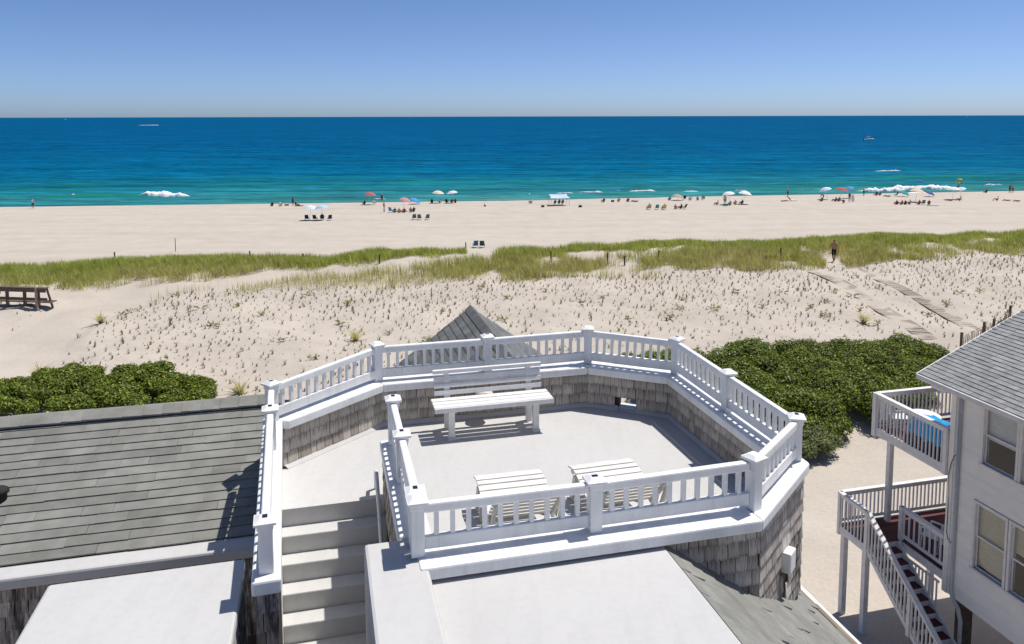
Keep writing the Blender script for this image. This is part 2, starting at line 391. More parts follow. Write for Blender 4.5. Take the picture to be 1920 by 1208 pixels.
caps = t.math('MULTIPLY', t.ramp(wc, [(0.70, 0), (0.74, 1)]), t.ramp(t.math('DIVIDE', dist, 1200.0), [(0.12, 0.5), (0.5, 0.1)]))
c = t.mix(caps, c, (0.5, 0.62, 0.68))
h = t.math('ADD', t.noise(t.wcoord((0.35, 1.0, 1), (0, 0, -PSI)), 0.55, 6, 0.62), t.math('MULTIPLY', t.noise(t.wcoord((0.3, 1.0, 1), (0, 0, -PSI)), 0.09, 4, 0.6), 3.0))
bp = t.new('Bump', Strength=0.8, Distance=0.5); t.link(h, bp.inputs['Height'])
df = t.new('BsdfDiffuse'); t.link(c, df.inputs['Color']); t.link(bp.outputs[0], df.inputs['Normal'])
gl = t.new('BsdfGlossy', Roughness=0.22); t.link(bp.outputs[0], gl.inputs['Normal'])
ms = t.new('MixShader'); ms.inputs[0].default_value = 0.02; t.link(df.outputs[0], ms.inputs[1]); t.link(gl.outputs[0], ms.inputs[2]); t.link(ms.outputs[0], t.n['Material Output'].inputs['Surface'])
M['sea_water'] = t.m
me = np_mesh('sea', np.stack([X, Y, Z], -1).reshape(-1, 3), [grid_faces(len(ssx), len(sl))], 'sea_water', True)
sea = tag(ob('sea', me), 'blue ocean with green shallows and small breaking waves', kind='structure')

# breaking white water on the wave crest
t = NT('foam'); t.col((0.82, 0.84, 0.85)); t.set(0.9, 0.1); M['foam'] = t.m
def foam(x0, y0, x1, y1, width, hgt, n, seed, name='wave_foam'):
    """a tumbling ridge of white water: one ragged, lumpy strip"""
    L = math.hypot(x1 - x0, y1 - y0); nu = max(8, int(L / .14)); nv = 15
    U, V_ = np.meshgrid(np.linspace(0, 1, nu), np.linspace(-1, 1, nv)); us = U * L
    taper = np.clip(5 * np.minimum(U, 1 - U), 0.08, 1) * (0.55 + .75 * vnoise(us, us * 0 + seed, 1.5, seed))
    e = V_ * (0.8 + .5 * vnoise(us * 1.0, V_ * 0 + np.sign(V_) * 3 + seed, .7, seed + 1))
    xx = x0 + (x1 - x0) * U; yy = y0 + (y1 - y0) * U + e * width * taper * .62
    l_, s_ = ls(xx, yy)
    lump = .45 + .55 * vnoise(us, e * width, .5, seed + 2) + .35 * vnoise(us, e * width, .22, seed + 3)
    zz = sea_z(l_, s_) + hgt * taper * np.clip(1 - V_ ** 2, 0, 1) ** .6 * lump * (1 - .35 * V_) + .03 - .35 * (np.abs(V_) > .99)
    return ob(name, np_mesh(name, np.stack([xx, yy, zz], -1).reshape(-1, 3), [grid_faces(nv, nu)], 'foam', True), sea)
foam(-81.9, 168.4, -70.8, 169.3, 1.6, 0.75, 520, 40)
foam(79.7, 178.0, 92.4, 180.3, 1.3, 0.6, 380, 41)
foam(88.1, 181.7, 105.5, 181.3, 2.0, 0.75, 720, 42)
foam(89.2, 173.9, 94.6, 175.1, 1.5, 0.15, 60, 43)
foam(15.1, 174.5, 20.8, 174.3, 0.5, 0.3, 90, 44)
foam(26.5, 175.4, 33.5, 177.8, 0.7, 0.3, 110, 45)
foam(39.1, 176.4, 43.1, 177.6, 0.4, 0.2, 30, 46)
foam(51.7, 178.7, 54.3, 177.3, 0.5, 0.2, 40, 47)
foam(118.8, 193.9, 123.5, 193.8, 0.5, 0.25, 50, 48)
foam(112.8, 239.9, 122.1, 242.0, 0.6, 0.2, 60, 49)
foam(-29.4, 162.8, -26.5, 162.8, 0.2, 0.1, 10, 50)
foam(-97.9, 171.1, -97.2, 171.1, 0.3, 0.2, 8, 51)
foam(3.6, 171.1, 4.0, 171.1, 0.3, 0.2, 8, 52)
foam(9.5, 172.2, 13.8, 173.3, 0.3, 0.2, 20, 53)

# ------------------------------------------------------------------ the beach house (frame: a = right, b = seaward, turned 14 degrees)
PHI = R(14.0); CA, SA = math.cos(PHI), math.sin(PHI)
def ab(a, b): return a * CA - b * SA, a * SA + b * CA
def frame_thing(name, label, cat, a0, b0, z0):
    x, y = ab(a0, b0); o = thing(name, label, cat, (x, y, z0), PHI); o['_o'] = 1; del o['_o']
    return o, Matrix.Translation((-a0, -b0, -z0))
HOUSE, H_INV = frame_thing('beach_house', 'beach house in the foreground with white railed octagonal roof deck and cedar shingle walls', 'house', 2.2, 7.0, 2.8)
class Part:
    """adds meshes given in (a,b,z) under a thing"""
    def __init__(s, root, inv): s.root = root; s.inv = inv
    def __call__(s, mb, name, mats, bevel=0.0, smooth=False, parent=None):
        o = mb.build(name, mats, None, smooth, bevel); s.put(o, parent); return o
    def put(s, o, parent=None):
        if parent is None: o.parent = s.root; o.matrix_parent_inverse = s.inv
        else: o.parent = parent
        return o
HP = Part(HOUSE, H_INV)
rnd = random.Random(11)
ZF, ZC = 13.30, 13.90                      # roof deck floor, top of parapet cap
PL = [(-.485, 6.00), (-.62, 9.36), (.70, 10.44), (3.74, 10.44), (4.78, 9.68), (4.78, 6.88), (3.80, 6.08), (.70, 6.08)]
CAPOUT = [.12, .13, .13, .13, .10, .15, .22]
def offs(pts, d):
    out = []
    for i, p in enumerate(pts):
        ns = []
        for j in (i - 1, i):
            if 0 <= j < len(pts) - 1:
                v = Vector(pts[j + 1]) - Vector(pts[j]); v.normalize(); ns.append(Vector((-v.y, v.x)))
        m = ns[0] if len(ns) == 1 else (ns[0] + ns[1]) / (1 + ns[0].dot(ns[1]))
        out.append((p[0] + m.x * d, p[1] + m.y * d))
    return out
def offv(pts, ds):
    """offset polyline with its own distance per segment"""
    out = []; seg = []
    for j in range(len(pts) - 1):
        v = (Vector(pts[j + 1]) - Vector(pts[j])).normalized(); n = Vector((-v.y, v.x)); seg.append((Vector(pts[j]) + n * ds[j], Vector(pts[j + 1]) + n * ds[j], v))
    out.append(tuple(seg[0][0]))
    for a, b in zip(seg[:-1], seg[1:]):
        cr = a[2].x * b[2].y - a[2].y * b[2].x; w = b[0] - a[0]; t = (w.x * b[2].y - w.y * b[2].x) / cr; out.append(tuple(a[0] + a[2] * t))
    out.append(tuple(seg[-1][1])); return out
def strip(i, dout, din, z0, z1, pts=PL):
    o, n = offs(pts, dout), offs(pts, din)
    return MB().prism([n[i], n[i + 1], o[i + 1], o[i]], z0, z1)

inner = offs(PL, -.10)
deckpoly = [(-.38, 5.70), (-.38, 9.35)] + inner[2:6] + [(3.80, 6.1), (.70, 6.1)]
# body below the deck
outer = offs(PL, .045)
body = HP(MB().prism([(-.52, 1.0), (-.52, 9.3)] + outer[2:7] + [(2.85, 6.03), (2.85, 1.0)], 2.8, 11.05), 'house_body', 'wall_backing')
fl = [(-.50, 8.30), (-.56, 9.34)] + offs(PL, -.09)[2:7] + [(.86, 6.15), (.86, 8.40), (.60, 8.40), (.60, 8.30)]
floor_o = HP(MB().prism(fl, 12.9, ZF), 'deck_floor', 'deck_membrane')
# parapet: wall segments and caps
walls = []
for i in range(7):
    if i == 3:   # the back right chamfer has a drain opening
        o, n = offs(PL, .07), offs(PL, -.10)
        def lerp(p, q, t): return (p[0] + (q[0] - p[0]) * t, p[1] + (q[1] - p[1]) * t)
        m = MB()
        for t0, t1, z0, z1 in ((0, .38, 11.0, 13.80), (.38, .60, 13.50, 13.80), (.38, .60, 11.0, 13.335), (.60, 1, 11.0, 13.80)):
            m.prism([lerp(n[i], n[i + 1], t0), lerp(n[i], n[i + 1], t1), lerp(o[i], o[i + 1], t1), lerp(o[i], o[i + 1], t0)], z0, z1)
        walls.append(HP(m, 'parapet_wall', 'wall_backing'))
    elif i == 0:
        walls.append(HP(MB().beam((-.4875, 6.06, 12.5), (-.619, 9.32, 12.5), .17, 2.6), 'parapet_wall', 'white_paint'))
    else:
        walls.append(HP(strip(i, .07, -.10, 11.0, 13.80), 'parapet_wall', 'wall_backing'))
for i in range(7):
    if i == 0: HP(MB().beam((-.485, 6.00, 13.84), (-.623, 9.43, 13.84), .225, .12), 'parapet_cap', 'white_paint', 0.018)
    else:
        co, cn = offv(PL, CAPOUT), offs(PL, -.18)
        HP(MB().prism([cn[i], cn[i + 1], co[i + 1], co[i]], 13.79, ZC + 0.001 * (i % 2)), 'parapet_cap', 'white_paint', 0.018)
# cant strip at the foot of the shingles
for i in range(1, 5):
    o, n = offs(PL, -.10), offs(PL, -.165); z = ZF
    m = MB().add([(n[i][0], n[i][1], z + .003), (n[i + 1][0], n[i + 1][1], z + .003), (o[i + 1][0], o[i + 1][1], z + .065), (o[i][0], o[i][1], z + .065)], [(0, 1, 2, 3)])
    if i != 3: HP(m, 'cant_strip', 'deck_membrane')
    else:
        for t0, t1, hh in ((0, .38, .062), (.38, .60, .034), (.60, 1, .062)):
            q = [lerp(n[i], n[i + 1], t0), lerp(n[i], n[i + 1], t1), lerp(o[i], o[i + 1], t1), lerp(o[i], o[i + 1], t0)]
            HP(MB().add([(q[0][0], q[0][1], z + .003), (q[1][0], q[1][1], z + .003), (q[2][0], q[2][1], z + hh), (q[3][0], q[3][1], z + hh)], [(0, 1, 2, 3)]), 'cant_strip', 'deck_membrane')
        o2 = offs(PL, .08); q = [lerp(o[i], o[i + 1], .381), lerp(o[i], o[i + 1], .599), lerp(o2[i], o2[i + 1], .599), lerp(o2[i], o2[i + 1], .381)]
        HP(MB().prism(q, 13.336, 13.344), 'scupper_sleeve', 'white_paint')
HP(MB().box(4.36, 4.385, 6.9, 9.55, ZF, ZF + .022), 'drain_curb', 'deck_membrane')
# stub wall beside the stairs, wide stair wall, flat roofs
stub = HP(MB().box(.62, .82, 6.40, 8.38, 12.0, 13.80), 'stair_wall', 'wall_backing')
HP(MB().box(.575, .865, 6.39, 8.45, 13.79, ZC), 'parapet_cap', 'white_paint', 0.018)
HP(MB().box(.285, .775, 1.0, 6.38, 11.5, 13.885), 'stair_side_wall', 'deck_membrane', 0.03)
HP(MB().box(.782, 2.83, 1.0, 6.005, 13.45, 13.765), 'flat_roof', 'deck_membrane', 0.012)
for i in range(1, 11):
    HP(MB().box(-.50, .618, 8.30 - .212 * i, 8.298 - .212 * (i - 1) + (.04 if i < 0 else 0), ZF - .19 * i - .75, ZF - .19 * i), 'step', 'deck_membrane', 0.012)
HP(MB().tube([(.53, 8.56, 13.02), (.53, 8.52, 13.52), (.53, 8.40, 13.55), (.53, 6.7, 12.02)], .022, 8), 'handrail', 'white_paint', smooth=True)
HP(MB().tube([(.30, 6.0, 12.2), (.30, 5.75, 12.25), (.30, 5.5, 12.0)], .022, 8), 'handrail', 'white_paint', smooth=True)

# railings
post_me = MB().box(-.056, .056, -.056, .056, 0, .50).box(-.064, .064, -.064, .064, .445, .497).mesh('post', 'white_paint')
cm = MB().box(-.088, .088, -.088, .088, .50, .528)
cm.add([(-.08, -.08, .528), (.08, -.08, .528), (.08, .08, .528), (-.08, .08, .528), (-.04, -.04, .555), (.04, -.04, .555), (.04, .04, .555), (-.04, .04, .555)],
       [(4, 5, 6, 7), (0, 1, 5, 4), (1, 2, 6, 5), (2, 3, 7, 6), (3, 0, 4, 7)])
cap_me = cm.mesh('post_cap', 'white_paint')
panel_me = MB().box(-.028, .028, -.02, .02, .5545, .5575).mesh('solar_panel', 'dark_panel')
bal_me = MB().box(-.019, .019, -.019, .019, .172, .398).mesh('baluster', 'white_paint')
def rail_post(parent, a, b, ang, hs, solar=True, zc=ZC):
    mt = Matrix.Translation((a, b, zc)) @ Matrix.Rotation(ang, 4, 'Z') @ Matrix.Diagonal((1, 1, hs, 1))
    ob('post', post_me, parent, mat=mt, bevel=0.006); ob('post_cap', cap_me, parent, mat=mt, bevel=0.006)
    if solar: ob('solar_panel', panel_me, parent, mat=mt)
def rail_bay(parent, p0, p1, n, h0, h1, zc=ZC, g0=.056, g1=.056):
    p0, p1 = Vector((p0[0], p0[1], zc)), Vector((p1[0], p1[1], zc)); d = (p1 - p0); L = d.length; d.normalize(); ang = math.atan2(d.y, d.x)
    q0, q1 = p0 + d * g0, p1 - d * g1; U = Vector((0, 0, 1))
    HP(MB().beam(q0 + U * .443 * h0, q1 + U * .443 * h1, .072, .094 * (h0 + h1) / 2), 'top_rail', 'white_paint', 0.016, parent=parent)
    HP(MB().beam(q0 + U * .112 * h0, q1 + U * .112 * h1, .052, .125 * (h0 + h1) / 2), 'bottom_rail', 'white_paint', 0.008, parent=parent)
    for k in range(n):
        t = (k + .75) / (n + .5)
        ob('baluster', bal_me, parent, mat=Matrix.Translation(q0 + (q1 - q0) * t) @ Matrix.Rotation(ang + rnd.uniform(-.03, .03), 4, 'Z') @ Matrix.Diagonal((1, 1, h0 + (h1 - h0) * t, 1)))
def railing(pts, bays, hs, name='railing', last=True):
    r = HP(MB().box(pts[0][0] - .05, pts[0][0] + .05, pts[0][1] - .05, pts[0][1] + .05, ZC + .001, ZC + .012), name, 'white_paint')
    for i, p in enumerate(pts):
        q = pts[min(i + 1, len(pts) - 1)]; o = pts[max(i - 1, 0)]
        if i == 0 or i == len(pts) - 1: ang = math.atan2(q[1] - o[1], q[0] - o[0])
        else:
            a1 = math.atan2(p[1] - o[1], p[0] - o[0]); a2 = math.atan2(q[1] - p[1], q[0] - p[0]); ang = a1 + ((a2 - a1 + math.pi) % (2 * math.pi) - math.pi) / 2
        if last or i < len(pts) - 1: rail_post(r, p[0], p[1], ang, hs[i], solar=(i % 2 == 0 or rnd.random() < .4))
    for i, n in enumerate(bays): rail_bay(r, pts[i], pts[i + 1], n, hs[i], hs[i + 1])
    return r
back_rail = railing([(-.62, 9.32), (.70, 10.44), (2.24, 10.44), (3.74, 10.44), (4.78, 9.68), (4.78, 8.28), (4.78, 6.88), (3.80, 6.08), (2.25, 6.08), (.705, 6.08)], [12, 11, 11, 10, 10, 10, 9, 10, 10],
                    [.89, .98, .98, 1.0, .97, .93, .89, .94, .89, .91])
stair_rail = railing([(.72, 8.33), (.72, 7.42), (.71, 6.23)], [6, 9], [.98, .93, .91])
left_rail = railing([(-.49, 6.15), (-.587, 8.52), (-.616, 9.24)], [15, 5], [.82, .87, .89], last=False)

# cedar shingles on the walls
SHG = []
def shingle_face(part, p0, p1, n, ztop, rows, prio, expo=.148, mat='cedar_shingle', wmul=1.0, hole=None, washed=None):
    p0, p1 = Vector((p0[0], p0[1], 0)), Vector((p1[0], p1[1], 0)); d = (p1 - p0); L = d.length; d.normalize(); n = Vector((n[0], n[1], 0)).normalized()
    for r in range(rows):
        x = -rnd.uniform(0, .06); zb = ztop - expo * (r + 1)
        while x < L - .012:
            w = rnd.uniform(.085, .20) * wmul; x0, x1 = max(x, 0), min(x + w - rnd.uniform(.003, .010), L); x += w
            if x1 - x0 < .025: continue
            mid = (x0 + x1) / 2
            if hole and hole[0] < mid < hole[1] and zb < hole[2]: continue
            tilt = rnd.uniform(-.012, .012); o = p0 + d * x0 + n * rnd.uniform(.0, .004) + Vector((0, 0, zb + rnd.uniform(-.008, .006)))
            mt = Matrix(((d.x, -n.x, 0, o.x), (d.y, -n.y, 0, o.y), (0, 0, 1, o.z), (0, 0, 0, 1))) @ Matrix.Rotation(tilt, 4, 'Y') @ Matrix.Diagonal((x1 - x0, 1, expo / .148, 1))
            wm = washed and washed[0] < mid < washed[1] and zb < washed[2]
            SHG.append((prio, part, mt, 'cedar_shingle_washed' if wm else mat))
def shingle_mesh(m):
    th = .020
    return MB().add([(0, -th, 0), (1, -th, 0), (1, 0, 0), (0, 0, 0), (0, -.005, .17), (1, -.005, .17), (1, 0, .17), (0, 0, .17)],
                    [(0, 3, 2, 1), (4, 5, 6, 7), (0, 1, 5, 4), (1, 2, 6, 5), (2, 3, 7, 6), (3, 0, 4, 7)]).mesh('wall_shingle', m)
SM = {m: shingle_mesh(m) for m in ('cedar_shingle', 'cedar_shingle_washed')}
inn = offs(PL, -.105); out_ = offs(PL, .075)
def nin(i):
    v = Vector(PL[i + 1]) - Vector(PL[i]); v.normalize(); return (v.y, -v.x)
G2 = (-.36, inn[1][1] - .02)
shingle_face(walls[1], (-.515, 9.315), inn[2], nin(1), 13.80, 3, 1, .155)
shingle_face(walls[2], inn[2], inn[3], nin(2), 13.80, 3, 0, .148)
L3 = (Vector(inn[4]) - Vector(inn[3])).length
shingle_face(walls[3], inn[3], inn[4], nin(3), 13.80, 3, 0, .150, hole=(L3 * .37, L3 * .60, 13.48))
shingle_face(walls[4], inn[4], inn[5], nin(4), 13.80, 3, 1, .150)
no = lambda i: (-nin(i)[0], -nin(i)[1])
shingle_face(walls[6], (2.40, out_[6][1]), out_[6], (0, -1), 13.80, 6, 1)
Lc = (Vector(out_[5]) - Vector(out_[6])).length
shingle_face(walls[5], out_[6], out_[5], no(5), 13.80, 9, 1, washed=(Lc * .52, Lc * .70, 13.25), hole=(Lc * .50, Lc * .62, 13.0 + 0))
left_wall = HP(MB().box(-7.5, -.62, 8.29, 8.44, 11.0, 12.85), 'wing_wall', 'wall_backing')
shingle_face(left_wall, (-4.4, 8.285), (-.62, 8.285), (0, -1), 12.85, 6, 1, .15, wmul=1.1)
pier = HP(MB().box(-.575, -.40, 6.055, 6.4, 11.0, 13.77), 'wall_pier', 'wall_backing')
shingle_face(pier, (-.575, 6.052), (-.40, 6.052), (0, -1), 13.78, 7, 2, .16)
shingle_face(stub, (.615, 8.38), (.615, 6.64), (-1, 0), 13.79, 4, 3)
# the lower flat roof of the left wing
wing = HP(MB().box(-2.24, -.705, 1.0, 6.73, 13.58, 13.70), 'wing_flat_roof', 'deck_membrane', 0.025)
wing_body = HP(MB().box(-2.21, -.735, 1.0, 6.70, 9.0, 13.585), 'wing_wall', 'wall_backing')
shingle_face(wing_body, (-.73, 4.6), (-.73, 6.7), (1, 0), 13.58, 5, 3)
shingle_face(wing_body, (-2.215, 6.70), (-2.215, 4.6), (-1, 0), 13.58, 5, 3)
HP(MB().box(-7.5, -.60, 8.22, 8.48, 12.845, 12.97), 'wing_parapet_cap', 'deck_membrane', 0.025)
SHG.sort(key=lambda e: e[0])
rest = {}
for k, (pr, part, mt, m) in enumerate(SHG):
    if k < 300: ob('wall_shingle', SM[m], part, mat=mt)
    else: rest.setdefault(m, []).append(mt)
for m, mts in rest.items():
    mb = MB(); sv = [v.co.copy() for v in SM[m].vertices]; sf = [tuple(p.vertices) for p in SM[m].polygons]
    for mt in mts: mb.add([mt @ v for v in sv], sf)
    tag(HP(mb, 'shingle_courses', m), kind='stuff')

# scupper box on the chamfer wall
e6, e5 = Vector(out_[6]), Vector(out_[5]); dv = (e5 - e6).normalized(); nv = Vector(no(5))
sc = e6 + dv * Lc * .56
def sbox(c0, wd, dp, z0, z1):
    p = [c0 - dv * wd / 2, c0 + dv * wd / 2, c0 + dv * wd / 2 + nv * dp, c0 - dv * wd / 2 + nv * dp]
    return MB().prism([(q.x, q.y) for q in p], z0, z1)
HP(sbox(sc, .17, .10, 12.99, 13.20), 'scupper_box', 'white_paint', 0.012)
HP(sbox(sc - dv * .03, .15, .012, 13.30, 13.52), 'scupper_opening', 'white_paint')

# left wing roof: sheet, courses of shingles, ridge caps, vent
SL = .37; RB0, RZ0, RB1 = 8.46, 12.97, 10.50
def rz(b): return RZ0 + SL * (b - RB0)
RZ1 = rz(RB1)
left_roof = HP(MB().add([(-9, RB0, RZ0), (-.56, RB0, RZ0), (-.56, RB1, RZ1), (-9, RB1, RZ1), (-9, RB1 + 2.2, RZ1 - .8), (-.56, RB1 + 2.2, RZ1 - .8),
                         (-9, RB0, 12.4), (-.56, RB0, 12.4), (-9, RB1 + 2.2, 12.4), (-.56, RB1 + 2.2, 12.4)],
                        [(0, 1, 2, 3), (3, 2, 5, 4), (0, 6, 7, 1), (4, 5, 9, 8), (1, 7, 9, 5, 2), (0, 3, 4, 8, 6)]), 'wing_roof', 'tar_black')
th = math.atan(SL); EX = .134; SLEN = (RB1 - RB0) / math.cos(th); NR = int(SLEN / EX)
rs_me = [MB().add([(0, 0, 0), (1, 0, 0), (1, EX + .03, -.012), (0, EX + .03, -.012), (0, 0, .020), (1, 0, .020), (1, EX + .03, .004), (0, EX + .03, .004)],
                  [(0, 3, 2, 1), (4, 5, 6, 7), (0, 1, 5, 4), (1, 2, 6, 5), (2, 3, 7, 6), (3, 0, 4, 7)]).mesh('roof_shingle', 'asphalt_shingle')]
base = Matrix.Translation((0, RB0, RZ0)) @ Matrix.Rotation(th, 4, 'X')
RS = []
for r in range(NR + 1):
    x = -.565; j = 0
    x -= rnd.uniform(0.02, .3)
    xs = [-.565, x]
    while xs[-1] > -8.9: xs.append(xs[-1] - rnd.choice((.30, .32, .62, .46, .93)))
    for x1, x0 in zip(xs[:-1], xs[1:]):
        mt = base @ Matrix.Translation((x0, r * EX + rnd.uniform(-.005, .005), .006 + rnd.uniform(0, .004))) @ Matrix.Rotation(rnd.uniform(-.006, .006), 4, 'Z') @ Matrix.Diagonal((x1 - x0 - rnd.choice((.001, .0015, .004)), 1, 1, 1))
        RS.append((x1, mt))
RS.sort(key=lambda e: -e[0])
for k, (x1, mt) in enumerate(RS[:285]): ob('roof_shingle', rs_me[0], left_roof, mat=mt)
mb = MB(); sv = [v.co.copy() for v in rs_me[0].vertices]; sf = [tuple(p.vertices) for p in rs_me[0].polygons]
for x1, mt in RS[285:]: mb.add([mt @ v for v in sv], sf)
tag(HP(mb, 'shingle_courses', 'asphalt_shingle'), kind='stuff')
rc = MB(); w_ = .155
rc.add([(0, -w_, -w_ * SL), (.30, -w_, -w_ * SL - .004), (.30, 0, .006), (0, 0, .012), (0, w_, -w_ * SL), (.30, w_, -w_ * SL - .004),
        (0, -w_, -w_ * SL + .022), (.30, -w_, -w_ * SL + .014), (.30, 0, .024), (0, 0, .034), (0, w_, -w_ * SL + .022), (.30, w_, -w_ * SL + .014)],
       [(6, 7, 8, 9), (9, 8, 11, 10), (0, 1, 7, 6), (4, 10, 11, 5), (0, 6, 9, 3), (3, 9, 10, 4), (1, 2, 8, 7), (2, 5, 11, 8)])
rc_me = rc.mesh('ridge_cap', 'asphalt_shingle')
x = -.57 - .30
while x > -6.5:
    ob('ridge_cap', rc_me, left_roof, mat=Matrix.Translation((x, RB1, RZ1 + .048 + rnd.uniform(0, .008))) @ Matrix.Rotation(rnd.uniform(-.012, .012), 4, 'X')); x -= .232
va, vb = -3.52, 9.30
HP(MB().lathe([(.075, -.05), (.075, .09), (.10, .10), (.10, .13), (.06, .16), (.0, .165)], 14, c=(va, vb, rz(vb))), 'roof_vent', 'tar_black', smooth=True)

# right-hand slope below the flat roof
S2 = .70; A0, Z0_, A1 = 2.835, 13.755, 5.25
def sz(a): return Z0_ - S2 * (a - A0)
spoly = [(A0, 1.0), (A1, 1.0), (A1, 11.0), (4.86, 11.0), (4.86, 6.86), (3.83, 6.02), (A0, 6.02)]
slope = HP(MB().add([(p[0], p[1], sz(p[0])) for p in spoly] + [(A1, 1.0, 11.0), (A1, 11.0, 11.0), (A0, 1.0, 11.0)], [tuple(range(7)), (1, 7, 8, 2), (0, 9, 7, 1)]), 'side_roof', 'asphalt_side')
# keep the slope outside of the deck: cut away where the deck stands
mb = MB(); th2 = math.atan(S2); EX2 = .135
nr2 = int((A1 - A0) / math.cos(th2) / EX2)
for r in range(nr2 + 1):
    b = 3.2 + rnd.uniform(0, .3)
    amid = A1 - r * EX2 * math.cos(th2) - .06
    bmax = 6.01 if amid < 3.8 else (6.01 + (amid - 3.8) * .81 if amid < 4.86 else 8.6)
    while b < bmax - .05:
        w = min(rnd.choice((.30, .33, .36, .9)), bmax - b + .01); d0 = r * EX2; aa = A1 - d0 * math.cos(th2); zz = sz(aa)
        if aa < A0 + .03: break
        up = min(EX2 + .02, (aa - A0) / math.cos(th2)); a2 = aa - up * math.cos(th2); z2 = sz(a2); g = rnd.choice((.002, .002, .010)); t1 = rnd.choice((.005, .011, .020))
        nx, nz_ = math.sin(th2), math.cos(th2)
        q = [(aa, b, zz), (aa, b + w - g, zz), (a2, b + w - g, z2), (a2, b, z2)]
        top = [(aa + nx * t1, 0, nz_ * t1), (aa + nx * t1, 0, 0), 0, 0]
        vs = [(p[0] + nx * .001, p[1], p[2] + nz_ * .001) for p in q] + [(q[0][0] + nx * t1, q[0][1], q[0][2] + nz_ * t1), (q[1][0] + nx * t1, q[1][1], q[1][2] + nz_ * t1), (q[2][0] + nx * .003, q[2][1], q[2][2] + nz_ * .003), (q[3][0] + nx * .003, q[3][1], q[3][2] + nz_ * .003)]
        mb.add(vs, [(4, 5, 6, 7), (0, 1, 5, 4), (1, 2, 6, 5), (3, 0, 4, 7)]); b += w
tag(HP(mb, 'shingle_courses', 'asphalt_side', parent=slope), kind='stuff')
HP(MB().box(A1 - .005, A1 + .05, 1.0, 8.2, sz(A1) - .02, sz(A1) + .012), 'drip_edge', 'white_paint')
HP(MB().add([(A1 - .12, 1.0, sz(A1 - .12) + .016), (A1 - .012, 1.0, sz(A1 - .012) + .016), (A1 - .012, 8.1, sz(A1 - .012) + .016), (A1 - .12, 8.1, sz(A1 - .12) + .016)], [(0, 1, 2, 3)]), 'eave_board', 'brown_board')

# gable roof on the seaward side
GA, GZ, GB0, GB1, GS, GW = 3.23, 13.2, 10.56, 16.85, .72, 2.1
gable = HP(MB().add([(GA, GB0, GZ), (GA, GB1, GZ), (GA - GW, GB1, GZ - GS * GW), (GA - GW, GB0, GZ - GS * GW), (GA + GW, GB1, GZ - GS * GW), (GA + GW, GB0, GZ - GS * GW),
                     (GA - GW, GB1 - .3, 8), (GA - GW, GB0, 8), (GA + GW, GB1 - .3, 8), (GA + GW, GB0, 8)], [(0, 3, 2, 1), (0, 1, 4, 5), (2, 6, 8, 4, 1), (3, 7, 6, 2), (5, 4, 8, 9)]), 'gable_roof', 'tar_black')
th3 = math.atan(GS); EX3 = .165
for side in (-1, 1):
    n3 = int(GW / math.cos(th3) / EX3)
    mb = MB()
    for r in range(n3):
        b = GB0 - rnd.uniform(0, .25)
        while b < GB1 + .02:
            w = rnd.choice((.28, .30, .32)); b0, b1 = max(b, GB0 + .01), min(b + w - .005, GB1 + .03); b += w
            if b1 - b0 < .04: continue
            a_lo = GW - r * EX3 * math.cos(th3); a_hi = max(a_lo - (EX3 + .02) * math.cos(th3), 0)
            tk = .020 if side < 0 else .008
            lo = Vector((GA + side * a_lo, 0, GZ - GS * a_lo)); hi = Vector((GA + side * a_hi, 0, GZ - GS * a_hi)); nn = Vector((side * math.sin(th3), 0, math.cos(th3)))
            P_ = [lo + nn * .001, lo + nn * tk, hi + nn * .006, hi + nn * .001]
            vs = [(p.x, b0, p.z) for p in P_] + [(p.x, b1, p.z) for p in P_]
            fs = [(0, 1, 5, 4), (1, 2, 6, 5), (0, 3, 2, 1), (4, 5, 6, 7)]
            mb.add(vs, fs)
    tag(HP(mb, 'shingle_courses', 'asphalt_gable', parent=gable), kind='stuff')
b = GB0 + .02
gc = MB().add([(-.13, 0, -.13 * GS + .012), (0, 0, .03), (.13, 0, -.13 * GS + .012), (-.13, .30, -.13 * GS + .03), (0, .30, .055), (.13, .30, -.13 * GS + .03), (-.13, 0, -.13 * GS - .01), (.13, 0, -.13 * GS - .01), (-.13, .3, -.13 * GS - .01), (.13, .3, -.13 * GS - .01)],
              [(0, 1, 4, 3), (1, 2, 5, 4), (6, 0, 3, 8), (2, 7, 9, 5), (0, 6, 7, 2, 1), (3, 4, 5, 9, 8)]).mesh('ridge_cap', 'asphalt_gable')
while b < GB1 - .25:
    ob('ridge_cap', gc, gable, mat=Matrix.Translation((GA, b, GZ + .012)) @ Matrix.Rotation(rnd.uniform(-.02, .02), 4, 'Y')); b += .24

# beige dome fixture on the back wall
HP(MB().lathe([(.135, 0), (.132, .04), (.115, .09), (.08, .125), (.03, .143), (0, .146)], 18, c=(2.13, 10.16, 13.615)).lathe([(0, 0), (.135, 0)], 18, c=(2.13, 10.16, 13.615)), 'dome_light', 'dome_beige', smooth=True)

